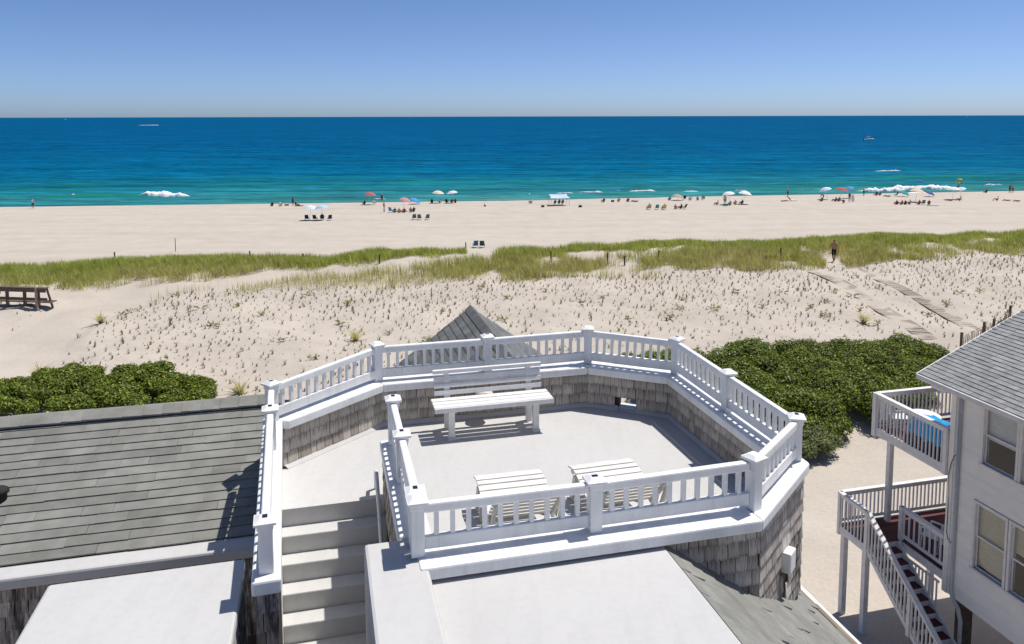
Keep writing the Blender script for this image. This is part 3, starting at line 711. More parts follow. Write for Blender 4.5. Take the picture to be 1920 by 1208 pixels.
# ------------------------------------------------------------------ bench on the roof deck
def local_thing(name, label, cat, a, b, z, group=None):
    x, y = ab(a, b); return thing(name, label, cat, (x, y, z), PHI, group)
bench = local_thing('bench', 'white slatted wooden bench against the back wall of the roof deck', 'bench', 2.16, 9.9, ZF)
for k, yy in enumerate((-.285, -.17, -.045)):
    MB().box(-.80, .80, yy, yy + .105, .425, .452).build('seat_slat', 'bench_white', bench, bevel=.005)
MB().box(-.80, .80, -.318, -.288, .385, .449).build('seat_edge', 'bench_white', bench, bevel=.008)
for k in range(3):
    z0 = .470 + k * .094; yb = .10 + k * .022
    MB().add([(-.745, yb, z0), (.745, yb, z0), (.745, yb + .022, z0), (-.745, yb + .022, z0), (-.745, yb + .016, z0 + .058), (.745, yb + .016, z0 + .058), (.745, yb + .038, z0 + .058), (-.745, yb + .038, z0 + .058)],
             [(0, 3, 2, 1), (4, 5, 6, 7), (0, 1, 5, 4), (1, 2, 6, 5), (2, 3, 7, 6), (3, 0, 4, 7)]).build('back_slat', 'bench_white', bench, bevel=.004)
MB().box(-.755, .755, .155, .205, .748, .80).build('back_cap', 'bench_white', bench, bevel=.006)
for x in (-.57, .57):
    MB().box(x - .04, x + .04, -.27, -.20, 0, .425).build('leg', 'bench_white', bench, bevel=.005)
    MB().beam((x, .12, 0), (x, .135, .50), .08, .06).build('leg', 'bench_white', bench, bevel=.005)
    MB().beam((x, .13, .40), (x, .19, .755), .07, .045).build('back_support', 'bench_white', bench)
    MB().box(x - .045, x + .045, -.20, .11, .34, .41).build('seat_support', 'bench_white', bench)
    MB().box(x - .05, x + .05, -.30, -.19, 0, .025).build('foot', 'bench_white', bench)

# two low slatted chairs with their backs to the camera
def slat_chair(label, a, b, ang):
    x, y = ab(a, b)
    c = thing('slatted_lounge_chair', label, 'chair', (x, y, ZF), PHI + ang, 'slatted lounge chairs on the roof deck')
    prof = [(.64, .335), (.52, .365), (.40, .360), (.26, .325), (.12, .275), (.0, .235), (-.07, .225)]
    zf = lambda yy: float(np.interp(-yy, [-p[0] for p in prof], [p[1] for p in prof]))
    for k in range(8):
        yy = .60 - k * .088; sl = (zf(yy + .03) - zf(yy - .03)) / .06
        MB().beam((-.365, yy, zf(yy)), (.365, yy, zf(yy)), .076, .018, up=Vector((0, -sl, 1)).normalized()).build('seat_slat', 'chair_white', c, bevel=.003)
    for k in range(8):
        t = k / 7; yy = -.09 - .46 * t; zz = .25 + .48 * t
        MB().beam((-.365, yy, zz), (.365, yy, zz), .062, .018, up=Vector((0, 1, .96)).normalized()).build('back_slat', 'chair_white', c, bevel=.003)
    for s in (-1, 1):
        MB().beam((s * .32, .62, .30), (s * .32, .30, .29), .03, .055).beam((s * .32, .31, .29), (s * .32, -.08, .19), .03, .055).build('side_rail', 'chair_white', c)
        MB().beam((s * .31, -.06, .20), (s * .31, -.57, .735), .03, .05).build('back_rail', 'chair_white', c)
        MB().beam((s * .345, .56, 0), (s * .345, .44, .31), .032, .065).beam((s * .345, .30, 0), (s * .345, .46, .29), .03, .05).build('leg', 'chair_white', c)
        MB().beam((s * .345, -.46, 0), (s * .345, -.08, .30), .032, .065).build('leg', 'chair_white', c)
        MB().beam((s * .34, -.20, .16), (s * .34, -.40, .54), .03, .05).build('back_brace', 'chair_white', c)
    MB().beam((-.34, .47, .20), (.34, .47, .20), .03, .05).build('stretcher', 'chair_white', c)
    MB().beam((-.34, -.30, .07), (.34, -.30, .07), .03, .05).build('stretcher', 'chair_white', c)
    return c
slat_chair('left of the two white slatted lounge chairs behind the front rail', 1.88, 7.22, R(-1))
slat_chair('right of the two white slatted lounge chairs behind the front rail', 2.965, 7.22, R(1))
# ------------------------------------------------------------------ neighbour house, its decks and stairs (same frame)
NB, NB_INV = frame_thing('neighbour_house', 'white sided neighbour house on stilts with grey shingle gable roof at the right edge', 'house', 18.0, 13.5, 2.8)
NP = Part(NB, NB_INV)
AW, BH = 15.75, 16.05                  # wall plane facing left, seaward corner
ZW0, ZW1 = 5.0, 10.62
WB0 = 8.0
# windows on the wall: (b_far, b_near, z0, z1)
WIN = [(15.05, 14.12, 8.92, 10.42), (13.98, 13.05, 8.92, 10.42), (15.15, 14.28, 6.15, 7.85), (14.12, 13.25, 6.15, 7.85)]
core = MB()
zs = sorted({ZW0, ZW1} | {z for w in WIN for z in w[2:]})
def blocks(z0, z1):
    op = sorted([(w[1], w[0]) for w in WIN if w[2] <= z0 + 1e-6 and w[3] >= z1 - 1e-6]); cur = WB0; out = []
    for b0, b1 in op: out.append((cur, b0)); cur = b1
    out.append((cur, BH)); return out
for z0, z1 in zip(zs[:-1], zs[1:]):
    for b0, b1 in blocks(z0, z1): core.box(AW + .02, AW + .16, b0, b1, z0, z1)
wall = NP(core, 'side_wall', 'vinyl_siding')
NP(MB().box(AW + .16, 21.0, BH - .14, BH, ZW0, ZW1), 'front_wall', 'vinyl_siding')
NP(MB().box(AW + .16, 21.0, WB0, BH - .14, ZW0 - .0, ZW0 + .18), 'floor_slab', 'grey_white_paint')
NP(MB().box(AW + .9, 20.9, WB0, BH - .3, 5.3, 10.5), 'interior', 'room_dark')
# clapboards
ex = .118; nb = int((ZW1 - ZW0) / ex)
for k in range(nb):
    z0 = ZW0 + k * ex; z1 = z0 + ex
    for b0, b1 in ([(WB0, BH - .02)] if not any(w[2] - .07 < z1 - .02 and w[3] + .07 > z0 + .02 for w in WIN) else None or
                   (lambda op: [(x, y) for x, y in zip([WB0] + [o[1] for o in op], [o[0] for o in op] + [BH - .02]) if y - x > .03])(sorted([(w[1] - .07, w[0] + .07) for w in WIN if w[2] - .07 < z1 - .02 and w[3] + .07 > z0 + .02]))):
        m = MB().add([(AW + .012, b0, z1 + .004), (AW - .022, b0, z0), (AW + .02, b0, z0), (AW + .02, b0, z1), (AW + .012, b1, z1 + .004), (AW - .022, b1, z0), (AW + .02, b1, z0), (AW + .02, b1, z1)],
                     [(0, 1, 5, 4), (1, 2, 6, 5), (0, 3, 2, 1), (4, 5, 6, 7), (0, 4, 7, 3)])
        NP(m, 'siding_board', 'vinyl_siding', parent=wall)
NP(MB().box(AW - .03, AW + .10, BH - .02, BH + .03, ZW0 - .02, ZW1), 'corner_trim', 'vinyl_siding')
NP(MB().box(AW - .03, AW - .012, BH - .13, BH - .02, ZW0 - .02, ZW1), 'corner_trim', 'vinyl_siding')
NP(MB().tube([(AW - .05, BH - .30, 10.5), (AW - .05, BH - .30, 5.15), (AW - .05, BH - .36, 5.0), (AW - .02, BH - .52, 4.8), (AW + .0, BH - .6, 4.5), (AW + .0, BH - .6, 2.8)], .05, 8), 'downpipe', 'downpipe', smooth=True)
# windows: frame, sashes, glass, blind
for i, (b1, b0, z0, z1) in enumerate(WIN):
    f = MB(); fw = .065
    f.box(AW - .04, AW + .05, b0 - fw, b1 + fw, z1, z1 + fw).box(AW - .055, AW + .05, b0 - fw - .02, b1 + fw + .02, z0 - fw, z0)
    f.box(AW - .038, AW + .05, b0 - fw, b0, z0, z1).box(AW - .038, AW + .05, b1, b1 + fw, z0, z1)
    fr = NP(f, 'window', 'grey_white_paint')
    zm = (z0 + z1) / 2
    for (y0, y1, dx) in ((zm - .02, z1, .03), (z0, zm + .02, .055)):
        s_ = MB(); e = .045
        s_.box(AW + dx - .012, AW + dx + .02, b0, b1, y0, y0 + e).box(AW + dx - .012, AW + dx + .02, b0, b1, y1 - e, y1)
        s_.box(AW + dx - .012, AW + dx + .02, b0, b0 + e, y0 + e, y1 - e).box(AW + dx - .012, AW + dx + .02, b1 - e, b1, y0 + e, y1 - e)
        NP(s_, 'sash', 'grey_white_paint', parent=fr)
        NP(MB().add([(AW + dx, b0 + e, y0 + e), (AW + dx, b1 - e, y0 + e), (AW + dx, b1 - e, y1 - e), (AW + dx, b0 + e, y1 - e)], [(0, 3, 2, 1)]), 'pane', 'window_glass', parent=fr)
    nsl = 30
    for k in range(nsl if i < 4 else 0):
        zz = z1 - .05 - k * (z1 - z0 - .1) / nsl
        if i == 0 and k > 17: continue
        if i == 3 and k > 12: continue
        NP(MB().beam((AW + .10, b0 + .03, zz), (AW + .10, b1 - .03, zz), .004, .040, up=(.22, 0, 1)), 'blind_slat', 'blind_tan' if i > 1 else 'grey_white_paint', parent=fr)
# gable roof, eave along b, ridge above a = 20
EA, EZ, NS, RA, RB = 15.36, 10.66, .45, 20.2, 16.80
NR_B0 = 7.0
rz1 = EZ + NS * (RA - EA)
nroof = NP(MB().add([(EA, NR_B0, EZ), (EA, RB, EZ), (RA, RB, rz1), (RA, NR_B0, rz1), (EA, NR_B0, EZ - .12), (EA, RB, EZ - .12), (RA, RB, rz1 - .12), (RA, NR_B0, rz1 - .12), (RA + 4.8, RB, EZ), (RA + 4.8, NR_B0, EZ)],
                    [(0, 1, 2, 3), (4, 7, 6, 5), (0, 4, 5, 1), (1, 5, 6, 2), (3, 2, 8, 9)]), 'roof', 'tar_black')
NP(MB().box(EA - .09, EA - .002, NR_B0, RB + .02, EZ - .13, EZ - .005), 'gutter', 'grey_white_paint')
NP(MB().beam((EA - .05, RB + .03, EZ - .06), (RA, RB + .03, rz1 - .06), .04, .14), 'rake_board', 'grey_white_paint')
NP(MB().box(EA, AW + .05, NR_B0, RB - .02, EZ - .16, EZ - .122), 'soffit', 'grey_white_paint')
NP(MB().prism([(AW - .2, BH + .05), (AW + .1, BH + .05), (AW + .1, BH + .55), (AW - .2, BH + .55)], EZ - .32, EZ - .13), 'eave_return', 'grey_white_paint')
th4 = math.atan(NS); EX4 = .142; n4 = int((RA - EA) / math.cos(th4) / EX4)
ns_me = MB().add([(0, 0, 0), (0, 1, 0), (EX4 + .03, 1, -.010), (EX4 + .03, 0, -.010), (0, 0, .022), (0, 1, .022), (EX4 + .03, 1, .004), (EX4 + .03, 0, .004)],
                 [(0, 1, 2, 3), (4, 7, 6, 5), (0, 4, 5, 1), (1, 5, 6, 2), (3, 2, 6, 7), (0, 3, 7, 4)]).mesh('roof_shingle', 'asphalt_neighbour')
nbase = Matrix.Translation((EA, 0, EZ)) @ Matrix.Rotation(-th4, 4, 'Y')
NRS = []
for r in range(n4):
    b = RB + .03 - rnd.uniform(0, .2)
    first = RB + .03
    seq = [first, b]
    while seq[-1] > NR_B0 + .3: seq.append(seq[-1] - rnd.uniform(.20, .36))
    for b1, b0 in zip(seq[:-1], seq[1:]):
        if b1 - b0 < .02: continue
        mt = nbase @ Matrix.Translation((r * EX4 - .02, b0, .008 + rnd.choice((0, .002, .006)))) @ Matrix.Diagonal((1, b1 - b0 - .004, 1, 1))
        # nearest the visible corner first
        NRS.append((r * .9 + (RB - b0) * 3.2, mt))
NRS.sort(key=lambda e: e[0])
for pr, mt in NRS[:300]: ob('roof_shingle', ns_me, nroof, mat=mt)
mb = MB(); sv = [v.co.copy() for v in ns_me.vertices]; sf = [tuple(p.vertices) for p in ns_me.polygons]
for pr, mt in NRS[300:]: mb.add([mt @ v for v in sv], sf)
tag(NP(mb, 'shingle_courses', 'asphalt_neighbour'), kind='stuff')
# pilings under the house
for a in (16.1, 18.2, 20.4):
    for b in (9.0, 11.5, 13.6, 15.7):
        NP(MB().box(a - .14, a + .14, b - .14, b + .14, 2.6, ZW0), 'piling', 'weathered_wood')
# loose cable on the corner
NP(MB().tube([(AW - .04, BH - .28, 8.9), (AW - .05, BH - .18, 8.75), (AW - .05, BH - .10, 8.55), (AW - .06, BH - .04, 8.2), (AW - .05, BH - .06, 7.4), (AW - .04, BH - .05, 6.6), (AW - .05, BH - .12, 6.45), (AW - .05, BH - .34, 6.38)], .009, 5), 'cable', 'wire_black')

# balcony and deck railings
def deck_rail(parent, p0, p1, z, h=.95, low=.10, n=None, over=.0, wd=.14, sk=.0, post=True, mat='grey_white_paint', z1=None):
    """p0,p1 in (a,b); z floor; z1 floor at the far end for a sloped rail; balusters run from low to the top rail"""
    z1 = z if z1 is None else z1
    A, B = Vector((p0[0], p0[1], z)), Vector((p1[0], p1[1], z1)); L = (B - A).length; n = n or int(L / .135); U = Vector((0, 0, 1))
    NP(MB().beam(A + U * (h - .02), B + U * (h - .02), wd, .04), 'top_rail', mat, parent=parent)
    NP(MB().beam(A + U * (h - .10), B + U * (h - .10), .04, .10), 'sub_rail', mat, parent=parent)
    NP(MB().beam(A + U * (low + .045), B + U * (low + .045), .04, .09), 'bottom_rail', mat, parent=parent)
    d = (B - A).normalized()
    for k in range(n):
        q = A + (B - A) * ((k + .5) / n)
        NP(MB().beam(q + U * (low + over), q + U * (h - .05), .036, .036), 'baluster', mat, parent=parent)
LZ, UZ = 5.52, 8.40
AD, BB, BS = 14.62, 18.78, 17.62      # deck left edge, seaward edge, top of stairs
# lower deck
deck = NP(MB().box(AD, 20.5, BS, BB, LZ - .20, LZ - .035).box(AW, 20.5, BH + .03, BS, LZ - .20, LZ - .035), 'lower_deck', 'grey_white_paint')
for k in range(int((BB - BH) / .14)):
    b0 = BH + .04 + k * .14; a0 = AD if b0 >= BS - .02 else AW
    NP(MB().box(a0, 20.4, b0, b0 + .134, LZ - .034, LZ), 'deck_board', 'deck_brown', parent=deck)
for (a, b) in ((AD + .09, BB - .12), (AD + .09, BS + .12), (17.8, BB - .12)):
    NP(MB().box(a - .075, a + .075, b - .075, b + .075, 2.5, LZ - .2), 'deck_post', 'grey_white_paint')
r1 = NP(MB().box(AD - .02, 20.4, BB - .02, BB + .03, LZ - .22, LZ + .02), 'deck_railing', 'grey_white_paint')
deck_rail(r1, (AD, BB), (19.0, BB), LZ, 1.0, .08)
r2 = NP(MB().box(AD - .035, AD - .0, BS, BB - .025, LZ - .24, LZ - .02), 'deck_railing', 'grey_white_paint')
deck_rail(r2, (AD - .02, BB - .03), (AD - .02, BS), LZ, 1.0, -.20, n=8, over=-.03)
NP(MB().box(AD - .06, AD + .04, BB - .05, BB + .05, LZ - .3, LZ + 1.0), 'post', 'grey_white_paint', parent=r2)
NP(MB().box(AD - .06, AD + .04, BS - .05, BS + .05, LZ - .4, LZ + 1.0), 'post', 'grey_white_paint', parent=r2)
r3 = NP(MB().box(AW - .03, AW + .03, BH + .05, BS, LZ - .26, LZ - .03), 'deck_railing', 'grey_white_paint')
deck_rail(r3, (AW, BS), (AW, BH + .06), LZ, .98, .10, n=8)
NP(MB().box(AW - .06, AW + .05, BS - .05, BS + .06, LZ - .3, LZ + .98), 'post', 'grey_white_paint', parent=r3)
# upper balcony
ub = NP(MB().box(AW - .02, 20.4, BH + .03, BB, UZ - .24, UZ - .035), 'upper_balcony', 'grey_white_paint')
for k in range(int((BB - BH) / .14)):
    b0 = BH + .04 + k * .14
    NP(MB().box(AW, 20.3, b0, b0 + .134, UZ - .034, UZ), 'deck_board', 'deck_brown', parent=ub)
r4 = NP(MB().box(AW - .055, AW - .022, BH + .04, BB, UZ - .27, UZ - .02), 'balcony_railing', 'grey_white_paint')
deck_rail(r4, (AW - .04, BB), (AW - .04, BH + .05), UZ, 1.0, -.24, n=20, over=-.02)
NP(MB().box(AW - .10, AW + .03, BB - .04, BB + .10, UZ - .32, UZ + .985), 'post', 'grey_white_paint', parent=r4)
NP(MB().box(AW - .10, AW + .03, BH + .05, BH + .17, UZ - .26, UZ + .985), 'post', 'grey_white_paint', parent=r4)
r5 = NP(MB().box(AW, 20.4, BB + .001, BB + .035, UZ - .27, UZ - .02), 'balcony_railing', 'grey_white_paint')
deck_rail(r5, (AW, BB + .02), (19.5, BB + .02), UZ, 1.0, .06)
NP(MB().box(AW + .28, AW + .42, BB - .26, BB - .12, LZ, UZ - .24), 'balcony_post', 'grey_white_paint')
# stairs going down towards the camera
st = NP(MB().beam((AD + .02, BS, LZ - .10), (AD + .02, BS - 3.4, LZ - .10 - 2.55), .05, .26).beam((AW - .14, BS, LZ - .10), (AW - .14, BS - 3.4, LZ - .10 - 2.55), .05, .26), 'stairs', 'grey_white_paint')
for k in range(1, 13):
    zz = LZ - k * .19; bb = BS - (k - 1) * .254
    NP(MB().box(AD + .05, AW - .17, bb - .27, bb + .012, zz - .035, zz), 'tread', 'deck_brown', parent=st)
    NP(MB().box(AD + .05, AW - .17, bb - .004, bb + .016, zz + .001, zz + .15), 'riser', 'grey_white_paint', parent=st)
r6 = NP(MB().box(AD - .01, AD + .05, BS - 3.4, BS - 3.3, 2.7, LZ - 1.6), 'stair_railing', 'grey_white_paint')
deck_rail(r6, (AD - .02, BS - .03), (AD - .02, BS - 3.4), LZ, 1.0, -.16, n=26, over=-.03, z1=LZ - 2.54)
NP(MB().box(AD - .07, AD + .03, BS - 1.75, BS - 1.65, LZ - 1.55, LZ - .38), 'post', 'grey_white_paint', parent=r6)
r7 = NP(MB().beam((AW - .14, BS, LZ - .30), (AW - .14, BH, LZ - .30), .03, .06), 'stair_railing', 'grey_white_paint')
for k in range(12):
    bb = BS - .12 - k * .125; zl = LZ - (BS - bb) * .75 - .12
    NP(MB().box(AW - .157, AW - .123, bb - .017, bb + .017, zl, LZ - .27), 'baluster', 'grey_white_paint', parent=r7)
# things on the decks
def plastic_chair(label, a, b, z, ang, mat='plastic_white'):
    x, y = ab(a, b); c = thing('patio_chair', label, 'chair', (x, y, z), PHI + ang, 'white patio chairs next door')
    MB().box(-.24, .24, -.22, .24, .40, .43).build('seat', mat, c, bevel=.01)
    m = MB()
    for k in range(5): m.beam((-.19 + .095 * k, .23, .44), (-.19 + .095 * k, .33, .84), .05, .018)
    m.beam((-.23, .335, .84), (.23, .335, .84), .03, .07); m.build('backrest', mat, c)
    for sx in (-1, 1):
        for sy in (-1, 1): MB().beam((sx * .24, sy * .22, 0), (sx * .22, sy * .19, .41), .035, .035).build('leg', mat, c)
        MB().beam((sx * .26, -.2, .64), (sx * .26, .27, .66), .045, .03).beam((sx * .26, -.2, .41), (sx * .26, -.2, .64), .03, .03).build('armrest', mat, c)
    return c
plastic_chair('white plastic chair on the neighbour upper balcony near its outer corner', 16.15, 18.35, UZ, R(70))
plastic_chair('white plastic chair on the neighbour lower deck nearest the rail post', 16.25, 17.0, LZ, R(200))
plastic_chair('white plastic chair on the neighbour lower deck nearest the house wall', 16.35, 16.45, LZ, R(170))
x, y = ab(16.5, 17.75)
pt = thing('patio_table', 'oval white plastic table on the neighbour upper balcony beside the blue cover', 'table', (x, y, UZ), PHI)
mt_ = MB(); prof = [(0, .70), (.60, .70), (.62, .72), (.60, .74), (0, .74)]; mt_.lathe(prof, 24); o = mt_.build('table_top', 'plastic_white', pt); o.scale = (.6, .7, .9)
for sx in (-1, 1):
    for sy in (-1, 1): MB().beam((sx * .26, sy * .3, 0), (sx * .2, sy * .25, .64), .05, .05).build('leg', 'plastic_white', pt)
# blue cover draped over furniture
x, y = ab(16.27, 16.98)
n1, n2 = 26, 20; vs = []; rg = random.Random(3)
for i in range(n1 + 1):
    for j in range(n2 + 1):
        u, v_ = i / n1 * 2 - 1, j / n2 * 2 - 1
        e = max(abs(u), abs(v_)); hump = .74 + .24 * math.exp(-((v_ + .72) / .22) ** 2 - (u / .6) ** 2) + .03 * math.sin(5 * u + 3 * v_)
        fall = max(0, (e - .72) / .28); z = hump * (1 - fall ** 1.3 * .62) + .02 * math.sin(14 * (u - v_)) * (.3 + fall)
        vs.append((u * .42 * (1 + .05 * math.sin(9 * v_) * fall), v_ * .80 * (1 + .05 * math.sin(8 * u) * fall), z))
fs = [(i * (n2 + 1) + j, (i + 1) * (n2 + 1) + j, (i + 1) * (n2 + 1) + j + 1, i * (n2 + 1) + j + 1) for i in range(n1) for j in range(n2)]
cv = MB().add(vs, fs).build('furniture_cover', 'tarp_blue', None, smooth=True); cv.location = (x, y, UZ); cv.rotation_euler = (0, 0, PHI)
so = cv.modifiers.new('thickness', 'SOLIDIFY'); so.thickness = .008
tag(cv, 'bright blue cover draped over furniture on the neighbour upper balcony', 'cover')
# ------------------------------------------------------------------ vegetation
def leafmat(name, stops, rough=0.6, trans=0.25):
    t = NT(name); c = t.ramp(t.rnd(), stops); c = t.mix(1.0, c, t.ramp(t.noise(t.wcoord(), 1.6, 4), [(0.3, 0.62), (0.7, 1.25)]), 'MULTIPLY')
    t.col(c); t.set(rough, 0.3)
    tr = t.n.new('ShaderNodeBsdfTranslucent'); t.link(c, tr.inputs['Color']); ms = t.n.new('ShaderNodeMixShader'); ms.inputs[0].default_value = trans
    out = t.n['Material Output']; t.link(t.b.outputs[0], ms.inputs[1]); t.link(tr.outputs[0], ms.inputs[2]); t.link(ms.outputs[0], out.inputs['Surface']); M[name] = t.m
leafmat('grass_green', [(0, (.30, .40, .045)), (.5, (.44, .51, .08)), (.8, (.54, .53, .15)), (1, (.62, .55, .27))], 0.6, 0.42)
leafmat('grass_olive', [(0, (.40, .41, .10)), (.5, (.54, .51, .17)), (.8, (.64, .56, .26)), (1, (.68, .58, .35))], 0.6, 0.42)
leafmat('sprig_blade', [(0, (.07, .065, .03)), (.4, (.16, .14, .055)), (.8, (.28, .23, .11)), (1, (.08, .06, .045))])
leafmat('dune_leaf', [(0, (.14, .17, .03)), (.6, (.26, .27, .05)), (1, (.42, .37, .10))], 0.6, 0.35)
leafmat('shrub_leaf', [(0, (.035, .068, .006)), (.4, (.105, .165, .012)), (.8, (.25, .31, .028)), (1, (.44, .45, .09))], 0.5, 0.30)  # leaf tones; darkest and yellowest stops also imitate deep shade and highlights
leafmat('shrub_leaf_pale', [(0, (.10, .14, .03)), (.5, (.19, .23, .07)), (1, (.36, .37, .18))], 0.5, 0.3)
plain('shrub_core_dark', (.030, .040, .012), 0.9, 0.3)  # dark tone for the added light-blocking lobes inside the crowns

def blades(px, py, pz, hgt, wid, lean, r):
    """one bent blade per entry -> verts, quads, tris"""
    n = len(px); az = r.uniform(0, 2 * np.pi, n); dx, dy = np.cos(az), np.sin(az); fx, fy = -dy, dx
    # blades lean away from the sea breeze a little
    lx = dx * lean - 0.10 * hgt; ly = dy * lean - 0.04 * hgt
    p = np.stack([px, py, pz], 1); W = np.stack([fx * wid, fy * wid, np.zeros(n)], 1) / 2; Lv = np.stack([lx, ly, np.zeros(n)], 1); up = np.zeros((n, 3)); up[:, 2] = hgt
    mid = p + Lv * .35 + up * .6; tip = p + Lv + up * 0.98
    V = np.stack([p - W, p + W, mid + W * .8, mid - W * .8, tip], 1).reshape(-1, 3); i = np.arange(n) * 5
    return V, np.stack([i, i + 1, i + 2, i + 3], 1), np.stack([i + 3, i + 2, i + 4], 1)

lowU = lambda l: np.interp(l, [-60, -25, -14.6, -9.6, -6, -2, 1.3, 6.5], [56.5, 55.2, 55.2, 56.3, 57.9, 58.5, 59.4, 61.0])
lowL = lambda l: np.interp(l, [-16, 5, 23, 31, 41, 53, 90], [52.0, 52.6, 53.2, 52.5, 53.6, 55.3, 57])
upL = lambda l: np.interp(l, [-16, -10, -3.4, .5, 4.8, 9, 13], [52.7, 54, 56.3, 56.8, 57.2, 59.6, 63.4])
CRn = lambda l: 62.4 + 0.7 * np.sin(l * .31) + .5 * np.sin(l * .83 + 1)
def grass_field(n, seed):
    r = np.random.default_rng(seed)
    l = r.uniform(-62, 100, n); s = r.uniform(51.5, 64, n)
    inU = (l < 7.2) & (s > lowU(l) + (vnoise(l, s, 1.5, 31) - .5) * 1.6) & (s < CRn(l))
    inL = (l > -16) & (s > lowL(l) + (vnoise(l, s, 1.8, 32) - .5) * 1.8) & (s < np.minimum(upL(l), CRn(l)) + (vnoise(l, s, 1.5, 33) - .5) * .8)
    patch = vnoise(l, s * 1.3, 2.6, 34) * .6 + vnoise(l, s, .9, 35) * .4
    gap = np.clip((s - lowL(l)) / 1.2, 0, 1) * np.clip((60.2 - s) / .9, 0, 1) * (l > 8) * np.clip((31 - l) / 4, .22, 1)      # sandy pockets behind the crest
    dens = np.clip((patch - .20 - gap * .22) * 3.2, 0, 1)
    dens = np.maximum(dens, np.clip((s - CRn(l) + 2.0) / .6, 0, 1) * .95)
    dens = np.where(inU, np.maximum(dens, .55 * (s > lowU(l) + 1.5)), dens)
    # thin sparse fringe on the left part of the lower band
    dens = np.where((l < 10) & inL & ~inU, dens * np.interp(l, [-16, 2, 10], [.12, .22, .8]), dens)
    fade = np.where(inU, np.clip((s - lowU(l) + .3) / 1.6, .15, 1), np.clip((s - lowL(l) + .6) / 2.2, .12, 1))
    dens = dens * fade
    keep = (inU | inL) & (r.random(n) < dens) & (dist_poly(l, s, PATH) > path_w(l, s) * .9) & (dist_poly(l, s, [(35.6, 55.6), (34.2, 52.0)]) > .75)
    return l[keep], s[keep]
l, s = grass_field(760000, 5)
r = np.random.default_rng(9)
x, y = xy(l, s); z = ground_z(x, y)
crest = .12 + np.clip((s - 56.5) / 3.0, 0, 1) + (vnoise(l, s, 4, 41) - .5) * .7
isg = r.random(len(l)) < np.clip(crest, .05, .95)
hg = r.uniform(.35, .85, len(l)) * (0.75 + .5 * vnoise(l, s, 2.0, 36)) * np.where(s > 60, .85, 1)
V, Q, T = blades(x[isg], y[isg], z[isg] - .03, hg[isg], r.uniform(.014, .034, isg.sum()), hg[isg] * r.uniform(.1, .55, isg.sum()), r)
tag(ob('dune_grass', np_mesh('dune_grass', V, [Q, T], 'grass_green')), 'green beach grass along the crest of the dune', 'grass', kind='stuff')
j = ~isg
V, Q, T = blades(x[j], y[j], z[j] - .03, hg[j], r.uniform(.014, .03, j.sum()), hg[j] * r.uniform(.1, .6, j.sum()), r)
tag(ob('dry_dune_grass', np_mesh('dry_dune_grass', V, [Q, T], 'grass_olive')), 'yellowish beach grass on the landward side of the dune crest', 'grass', kind='stuff')

# planted sprigs in rows on the sand slope
r = np.random.default_rng(21); pts = []
WALK1 = [(32.3, 53.0), (32.6, 48.3), (32.6, 46.2), (32.0, 43.2), (31.7, 39.0)]
WALK2 = [(36.2, 53.5), (36.0, 47.7), (36.1, 45.5), (35.7, 42.2), (35.0, 38.4)]
gl = np.arange(-32, 62, .45); gs = np.arange(33.5, 57, .42)
for i, sv_ in enumerate(gs):
    lo = gl + (.28 if i % 2 else 0); pts.append(np.stack([lo + r.normal(0, .11, len(lo)), sv_ + r.normal(0, .10, len(lo))], 1))
pts = np.concatenate(pts)
pl_, ps = pts[:, 0], pts[:, 1]
dlow = np.where(pl_ < -15.5, lowU(pl_), lowL(pl_)) - ps
dens = np.clip(1.1 - dlow * .034, .35, 1) * np.clip((vnoise(pl_, ps, 5, 51) * .7 + vnoise(pl_, ps, 1.7, 52) * .6 + .2 + np.clip((6 - dlow) / 6, 0, 1) * .5), 0, 1)
dens = np.where((pl_ < -15.5), .16, dens)
near_edge = np.where(pl_ < 12, 37.5, 37.0)
keep = (dlow > -.6) & (ps > near_edge) & (r.random(len(ps)) < dens) & (dist_poly(pl_, ps, PATH) > path_w(pl_, ps) + .3) & (dist_poly(pl_, ps, WALK1) > .8) & (dist_poly(pl_, ps, WALK2) > .7)
pl_, ps = pl_[keep], ps[keep]; px, py = xy(pl_, ps); pz = ground_z(px, py)
order = np.argsort(px ** 2 + py ** 2)
inview = np.abs(px) / py < .69
order = np.concatenate([order[inview[order]], order[~inview[order]]])
px, py, pz = px[order], py[order], pz[order]
def tuft(seed, n, h0, h1, spread):
    q = np.random.default_rng(seed); a = q.uniform(0, 6.28, n); rr = q.uniform(0, .06, n); hh = q.uniform(h0, h1, n)
    return blades(rr * np.cos(a), rr * np.sin(a), np.full(n, -.02), hh, q.uniform(.012, .028, n), hh * q.uniform(.2, spread, n), q)
TUFT = [tuft(60 + k, 13, .10 + .02 * k, .26 + .03 * k, .9) for k in range(6)]
tuft_me = [np_mesh('grass_tuft', V, [Q, T], 'sprig_blade') for V, Q, T in TUFT]
TG = 'planted grass tufts on the near sand slope'
for k in range(300):
    o = ob('beach_grass_tuft', tuft_me[k % 6], None, loc=(px[k], py[k], pz[k]), rot=(0, 0, r.uniform(0, 6.28)), scale=(.35 + .75 * r.random() ** 1.6,) * 3)
    tag(o, 'small planted tuft of beach grass among the nearest rows on the sand slope', 'grass tuft', TG)
Vs, Qs, Ts, k0 = [], [], [], 0
for k in range(300, len(px)):
    V, Q, T = TUFT[k % 6]; a = r.uniform(0, 6.28); sc = .32 + .78 * r.random() ** 1.7; ca, sa = np.cos(a) * sc, np.sin(a) * sc
    W = np.stack([V[:, 0] * ca - V[:, 1] * sa + px[k], V[:, 0] * sa + V[:, 1] * ca + py[k], V[:, 2] * sc + pz[k]], 1)
    Vs.append(W); Qs.append(Q + k0); Ts.append(T + k0); k0 += len(V)
